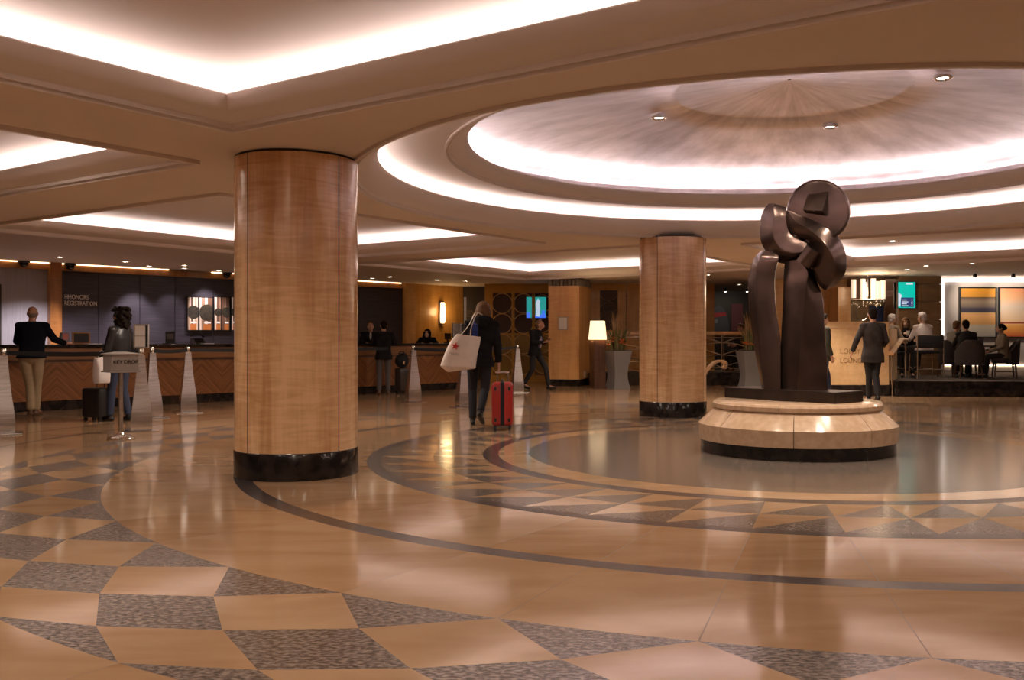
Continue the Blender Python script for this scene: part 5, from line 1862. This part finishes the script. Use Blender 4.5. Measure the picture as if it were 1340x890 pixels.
ts = at(1175.5, 403, TY - .06)
kt = (TY - .06) / F
t = thing('wall_screen', 'teal television screen with dark blue table on the brown tiled wall', 'television', ts)
bm = BM(); box(bm, (-.6 * kt, .0, -.8 * kt), (22.8 * kt, .055, 34.6 * kt)); finish(bm, 'bezel', blackpl, t)
bm = BM(); box(bm, (0, -.004, 0), (22.2 * kt, 0, 33.8 * kt)); d_ = finish(bm, 'display', M('screen_aqua', (.0, .5, .42), .3, emit=.85, ecol=(.0, .47, .39), col2=(.02, .42, .42)), t)
bm = BM(); box(bm, (3.2 * kt, -.006, 1.2 * kt), (20 * kt, -.004, 13.5 * kt)); finish(bm, 'display_table', navyscr, d_)
bm = BM()
for k in range(4):
    box(bm, (4.5 * kt, -.0075, (2.4 + 2.5 * k) * kt), ((13 - k % 2 * 2) * kt, -.006, (3.4 + 2.5 * k) * kt)); box(bm, (17 * kt, -.0075, (2.4 + 2.5 * k) * kt), (18.6 * kt, -.006, (3.4 + 2.5 * k) * kt))
box(bm, (10 * kt, -.006, 30.5 * kt), (19 * kt, -.004, 32.5 * kt))
finish(bm, 'display_rows', whitescr, d_)
bm = BM(); ring_loft(bm, [[Vector((x * kt, y, z * kt)) for x, z in ((0, 2), (2.6, 2), (3.0, 10), (4, 14), (4.5, 17), (2, 18.5), (0, 20))] for y in (-.006, -.004)]); finish(bm, 'display_figure', whitescr, d_)


# ------------------------------------------------------------------ paintings
def painting(x0, x1, label, stops):
    Y = LY + .20
    k = Y / F
    a, b = at(x0, 442.5, Y), at(x1, 375.5, Y)
    t = thing('painting', label, 'painting', a, 0, 'striped paintings on the pale wall')
    wd_, ht = b.x - a.x, b.z - a.z
    bm = BM()
    f = .035
    for p, q in (((0, -.03, 0), (wd_, .04, f)), ((0, -.03, ht - f), (wd_, .04, ht)), ((0, -.03, f), (f, .04, ht - f)), ((wd_ - f, -.03, f), (wd_, .04, ht - f))):
        box(bm, p, q)
    finish(bm, 'frame', blackpl, t)
    bm = BM(); box(bm, (f, -.012, f), (wd_ - f, .03, ht - f)); finish(bm, 'canvas', stripes_mat('stripes_' + str(int(x0)), stops, f, ht - f), t)


painting(1255, 1304, 'framed painting with amber, charcoal and tan stripes, left of two',
         [(0, (.34, .31, .28)), (.22, (.36, .31, .25)), (.27, (.42, .22, .08)), (.42, (.55, .30, .12)), (.49, (.50, .28, .13)), (.51, (.035, .03, .05)), (.58, (.04, .035, .06)), (.61, (.12, .09, .075)), (.72, (.20, .15, .11)), (.79, (.14, .09, .06)), (.805, (.02, .015, .015)), (.825, (.46, .20, .02)), (1, (.56, .25, .02))])
painting(1306.5, 1358, 'framed painting with peach, cream and red stripes, cut by the picture edge',
         [(0, (.50, .09, .03)), (.10, (.55, .20, .05)), (.22, (.60, .28, .07)), (.265, (.62, .36, .16)), (.275, (.22, .03, .03)), (.30, (.25, .04, .03)), (.31, (.62, .42, .26)), (.45, (.60, .44, .32)), (.62, (.55, .46, .40)), (.80, (.66, .36, .20)), (1, (.66, .27, .13))])
oa = at(948, 436, 29.9)
t = thing('abstract_artwork', 'dark oval abstract artwork with a red band behind the railing', 'artwork', (oa.x, 30.3, PLZ))
kz = 30.3 / F
bm = BM()
pts = [Vector((x * kz, 0, CAMH - PLZ + (PY - y) * kz)) for x, y in ((-12, 437), (-12, 412), (-10, 403), (-4, 399), (2, 404), (7, 414), (9, 426), (9, 437))]
ring_loft(bm, [pts, [p + Vector((0, .08, 0)) for p in pts]]); finish(bm, 'oval_board', M('slate_paint', (.075, .07, .085), .6), t)
bm = BM()
pts = [Vector((x * kz, -.01, CAMH - PLZ + (PY - y) * kz)) for x, y in ((-12, 416), (-12, 410), (4, 408.5), (6, 413))]
ring_loft(bm, [pts, [p + Vector((0, .01, 0)) for p in pts]]); finish(bm, 'red_band', M('red_paint', (.45, .02, .02), .6), t)
bm = BM(); box(bm, (-12 * kz, -.01, CAMH - PLZ + (PY - 423) * kz), (-6 * kz, 0, CAMH - PLZ + (PY - 418) * kz)); finish(bm, 'pale_patch', M('grey_paint', (.22, .21, .22), .6), t)
bm = BM(); box(bm, (-.03, .03, 0), (.03, .09, CAMH - PLZ)); finish(bm, 'support', darkwood, t)
oa = at(966, 436, 30.45)
bm = BM(); box(bm, (oa.x - 9 * kz, 30.44, CAMH + (PY - 433) * kz), (oa.x + 6 * kz, 30.5, CAMH + (PY - 397) * kz))  # a maroon glow on the wall, put into this panel's colour
tag(finish(bm, 'maroon_glow', M('maroon_glow_paint', (.16, .04, .05), .6)), 'maroon glow painted as a panel behind the dark oval artwork', 'panel')


# ------------------------------------------------------------------ lounge seating
def legs(t, mat, pts, r0=.022, r1=.014):
    for a, b in pts:
        bm = BM(); tube(bm, [a, b], [r0, r1], 8); finish(bm, 'leg', mat, t, smooth=40)


def barrel_chair(p, rot, label, mat):
    t = thing('lounge_chair', label, 'chair', p, rot, 'barrel chairs in the lounge')
    bm = BM(); box(bm, (-.25, -.24, .33), (.25, .26, .45), bevel=.04); finish(bm, 'seat', mat, t, smooth=40)
    bm = BM()
    rr = []
    for k in range(21):
        a = math.radians(-20 - 140 * k / 20)
        f = abs(k - 10) / 10
        top = .86 - .24 * max(0, (f - .35) / .65) ** 1.3
        c, s_ = math.cos(a), math.sin(a)
        o_, i_ = .33, .27
        rr.append([Vector((o_ * c, o_ * s_ * 1.02 + .03, .30)), Vector((o_ * c * 1.06, o_ * s_ * 1.12 + .03, top - .02)), Vector(((o_ - .02) * c * 1.06, (o_ - .02) * s_ * 1.12 + .03, top)), Vector((i_ * c * 1.05, i_ * s_ * 1.1 + .03, top - .02)), Vector((i_ * c, i_ * s_ + .03, .34))])
    ring_loft(bm, rr)
    finish(bm, 'backrest', mat, t, smooth=50)
    legs(t, darkwood, [(Vector((sx * .20, y, .34)), Vector((sx * .24, y * 1.15, 0))) for sx in (-1, 1) for y in (-.2, .2)], .024, .016)
    bm = BM(); tube(bm, [(-.2, -.21, .14), (-.2, .21, .14)], .009, 6); tube(bm, [(.2, -.21, .14), (.2, .21, .14)], .009, 6); finish(bm, 'stretcher', darkwood, t)
    return t


def bar_chair(p, rot, label, sh=.62):
    t = thing('bar_chair', label, 'chair', p, rot, 'bar chairs in the lounge')
    bm = BM(); box(bm, (-.24, -.22, sh - .06), (.24, .22, sh), bevel=.025); finish(bm, 'seat', blackcl, t, smooth=40)
    bm = BM(); box(bm, (-.29, -.26, sh + .06), (.29, -.215, sh + .33), bevel=.018); finish(bm, 'backrest', blackcl, t, smooth=40)
    bm = BM(); tube(bm, [(-.29, -.24, sh + .34), (.29, -.24, sh + .34)], .011, 8); finish(bm, 'top_rail', chrome, t, smooth=40)
    legs(t, chrome, [(Vector((sx * .29, -.24, sh + .33)), Vector((sx * .29, -.24, 0))) for sx in (-1, 1)] + [(Vector((sx * .25, .21, sh - .05)), Vector((sx * .27, .22, 0))) for sx in (-1, 1)], .013, .013)
    bm = BM(); tube(bm, [(-.27, .22, .22), (.27, .22, .22)], .010, 8); tube(bm, [(-.28, -.24, .22), (.28, -.24, .22)], .010, 8); finish(bm, 'foot_rest', chrome, t, smooth=40)
    return t


PL = Vector((0, 0, PLZ))
chairm = M('taupe_upholstery', (.055, .042, .040), .8, col2=(.075, .058, .055), scale=(30, 30, 30))
darkch = M('dark_upholstery', (.028, .018, .020), .75)


def sitpose(sh, lean=.0, armf=.30, armz=.28, foot=None, kn=.40):
    f = foot if foot is not None else kn + .04
    return dict(pelvis=(0, 0, sh + .09), waist=(0, .0, sh + .25), chest=(0, lean * .5, sh + .45), neck=(0, lean * .9, sh + .63), head=(0, lean + .03, sh + .775),
                hipL=(-.10, 0, sh + .08), hipR=(.10, 0, sh + .08), kneeL=(-.13, kn, sh + .08), kneeR=(.13, kn, sh + .08), ankL=(-.12, f, .09 if sh < .6 else sh - .33), ankR=(.12, f, .09 if sh < .6 else sh - .33),
                toeL=(-.13, f + .17, .03 if sh < .6 else sh - .40), toeR=(.13, f + .17, .03 if sh < .6 else sh - .40),
                shL=(-.19, lean * .8, sh + .57), shR=(.19, lean * .8, sh + .57), elL=(-.25, lean + .06, sh + .32), elR=(.25, lean + .06, sh + .32), wrL=(-.14, lean + armf, sh + armz), wrR=(.14, lean + armf, sh + armz))


p13 = Vector(((1211 - PX) * 20.6 / F, 20.6, PLZ))
bar_chair(p13, math.radians(4), 'black bar chair with chrome rail under the white haired guest', .62)
person('white haired guest in white shirt on a bar chair, seen from behind', p13 + Vector((-.02, .02, 0)), math.radians(12), 1.72, whitecl, darktr, blackpl, None, hairwh, 'short', sitpose(.60, .06), hem=.64, topname='shirt', head_yaw=20, build=1.08)
p12 = Vector(((1186 - PX) * 21.9 / F, 21.95, PLZ))
bar_chair(p12 + Vector((0, .02, 0)), math.radians(170), 'bar chair under the woman in black beneath the teal screen', .58)
person('dark haired woman in black with white cup beneath the teal screen', p12, math.radians(165), 1.66, blackwool, darktr, blackpl, None, hairbr, 'long', dict(sitpose(.57, .02), wrL=(-.06, .22, 1.02), elL=(-.24, .08, .90), wrR=(.10, .30, .86)), hem=.62,
       extras=lambda t, J, s, HM, cp, el: finish((lambda b: (lathe(b, [(.03, 0), (.042, .10)], c=(0, 0), seg=16), b)[1])(BM()), 'white_cup', paper, t, smooth=40, loc=Vector((-.03, .30, 1.03)) * s))
p11 = Vector((7.52, 21.35, PLZ))
person('grey haired guest behind the stone lounge desk, only the head showing', p11, math.radians(-60), 1.70, beigecl, darktr, blackpl, None, hairgr, 'short', sitpose(.60, .03), hem=.64)
bar_chair(p11, math.radians(-60), 'bar chair under the grey haired guest behind the lounge desk', .60)

ta = Vector(((1284 - PX) * 21.9 / F, 21.95, PLZ))
t = thing('lounge_table', 'low round dark table between the seated lounge guests', 'table', ta)
bm = BM(); lathe(bm, [(.42, .70), (.42, .735), (.40, .74)], seg=40); finish(bm, 'tabletop', darkwood, t, smooth=40)
bm = BM(); lathe(bm, [(.24, 0), (.24, .02), (.05, .04), (.04, .70)], seg=28); finish(bm, 'pedestal', darkwood, t, smooth=40)
bm = BM(); ring_loft(bm, [[Vector((x, y, z)) for x, y in ((-.05, -.03), (.05, -.03), (.05, .03), (-.05, .03))] if z == 0 else [Vector((x, y, z)) for x, y in ((-.05, -.004), (.05, -.004), (.05, .004), (-.05, .004))] for z in (0, .15)])
tag(finish(bm, 'menu_card', M('menu_blue', (.10, .09, .12), .5), None, loc=ta + Vector((.0, -.05, .741))), 'small dark menu card standing on the round lounge table', 'card')
pA = Vector(((1270 - PX) * 20.9 / F, 21.0, PLZ))
barrel_chair(pA, math.radians(-8), 'barrel chair with its back to the lobby under the man in black', chairm)
person('man in black sitting in a barrel chair, seen from behind', pA + Vector((-.02, .02, 0)), math.radians(-8), 1.72, blackcl, darktr, blackpl, skin2, hairdk, 'short', sitpose(.44, .10, .36, .33), hem=.48, build=1.08)
pC = Vector(((1247 - PX) * 21.9 / F, 21.9, PLZ))
barrel_chair(pC, math.radians(-70), 'dark barrel chair under the guest in grey jacket', darkch)
person('guest in grey jacket seated beside the man in black', pC, math.radians(-62), 1.72, greyjk, greytr, blackpl, skin2, hairbr, 'short', sitpose(.44, .12, .34, .24), hem=.48, head_yaw=-10, slack=.01)
pB = Vector(((1317 - PX) * 21.4 / F, 21.5, PLZ))
barrel_chair(pB, math.radians(72), 'barrel chair seen from the side under the guest in beige', darkch)
person('dark haired guest in beige cardigan reading in a barrel chair', pB + Vector((-.02, 0, 0)), math.radians(80), 1.62, beigecl, darktr, blackpl, None, hairdk, 'bun', sitpose(.44, .04, .34, .20), hem=.48, head_pitch=-12, slack=.01,
       extras=lambda t, J, s, HM, cp, el: finish((lambda b: (box(b, Vector((-.14, .34, .70)) * s, Vector((.14, .56, .712)) * s), b)[1])(BM()), 'newspaper', paper, t))
# head of a guest behind the railing
ps = Vector(((971 - PX) * 26.0 / F, 26.0, PLZ))
person('seated guest behind the railing, only the face showing', ps, math.radians(120), 1.70, charcoal, darktr, blackpl, M('skin_pink', (.60, .30, .24), .5), hairbr, 'short', sitpose(.46, .04), hem=.5)
barrel_chair(ps, math.radians(120), 'chair under the guest behind the railing', darkch)
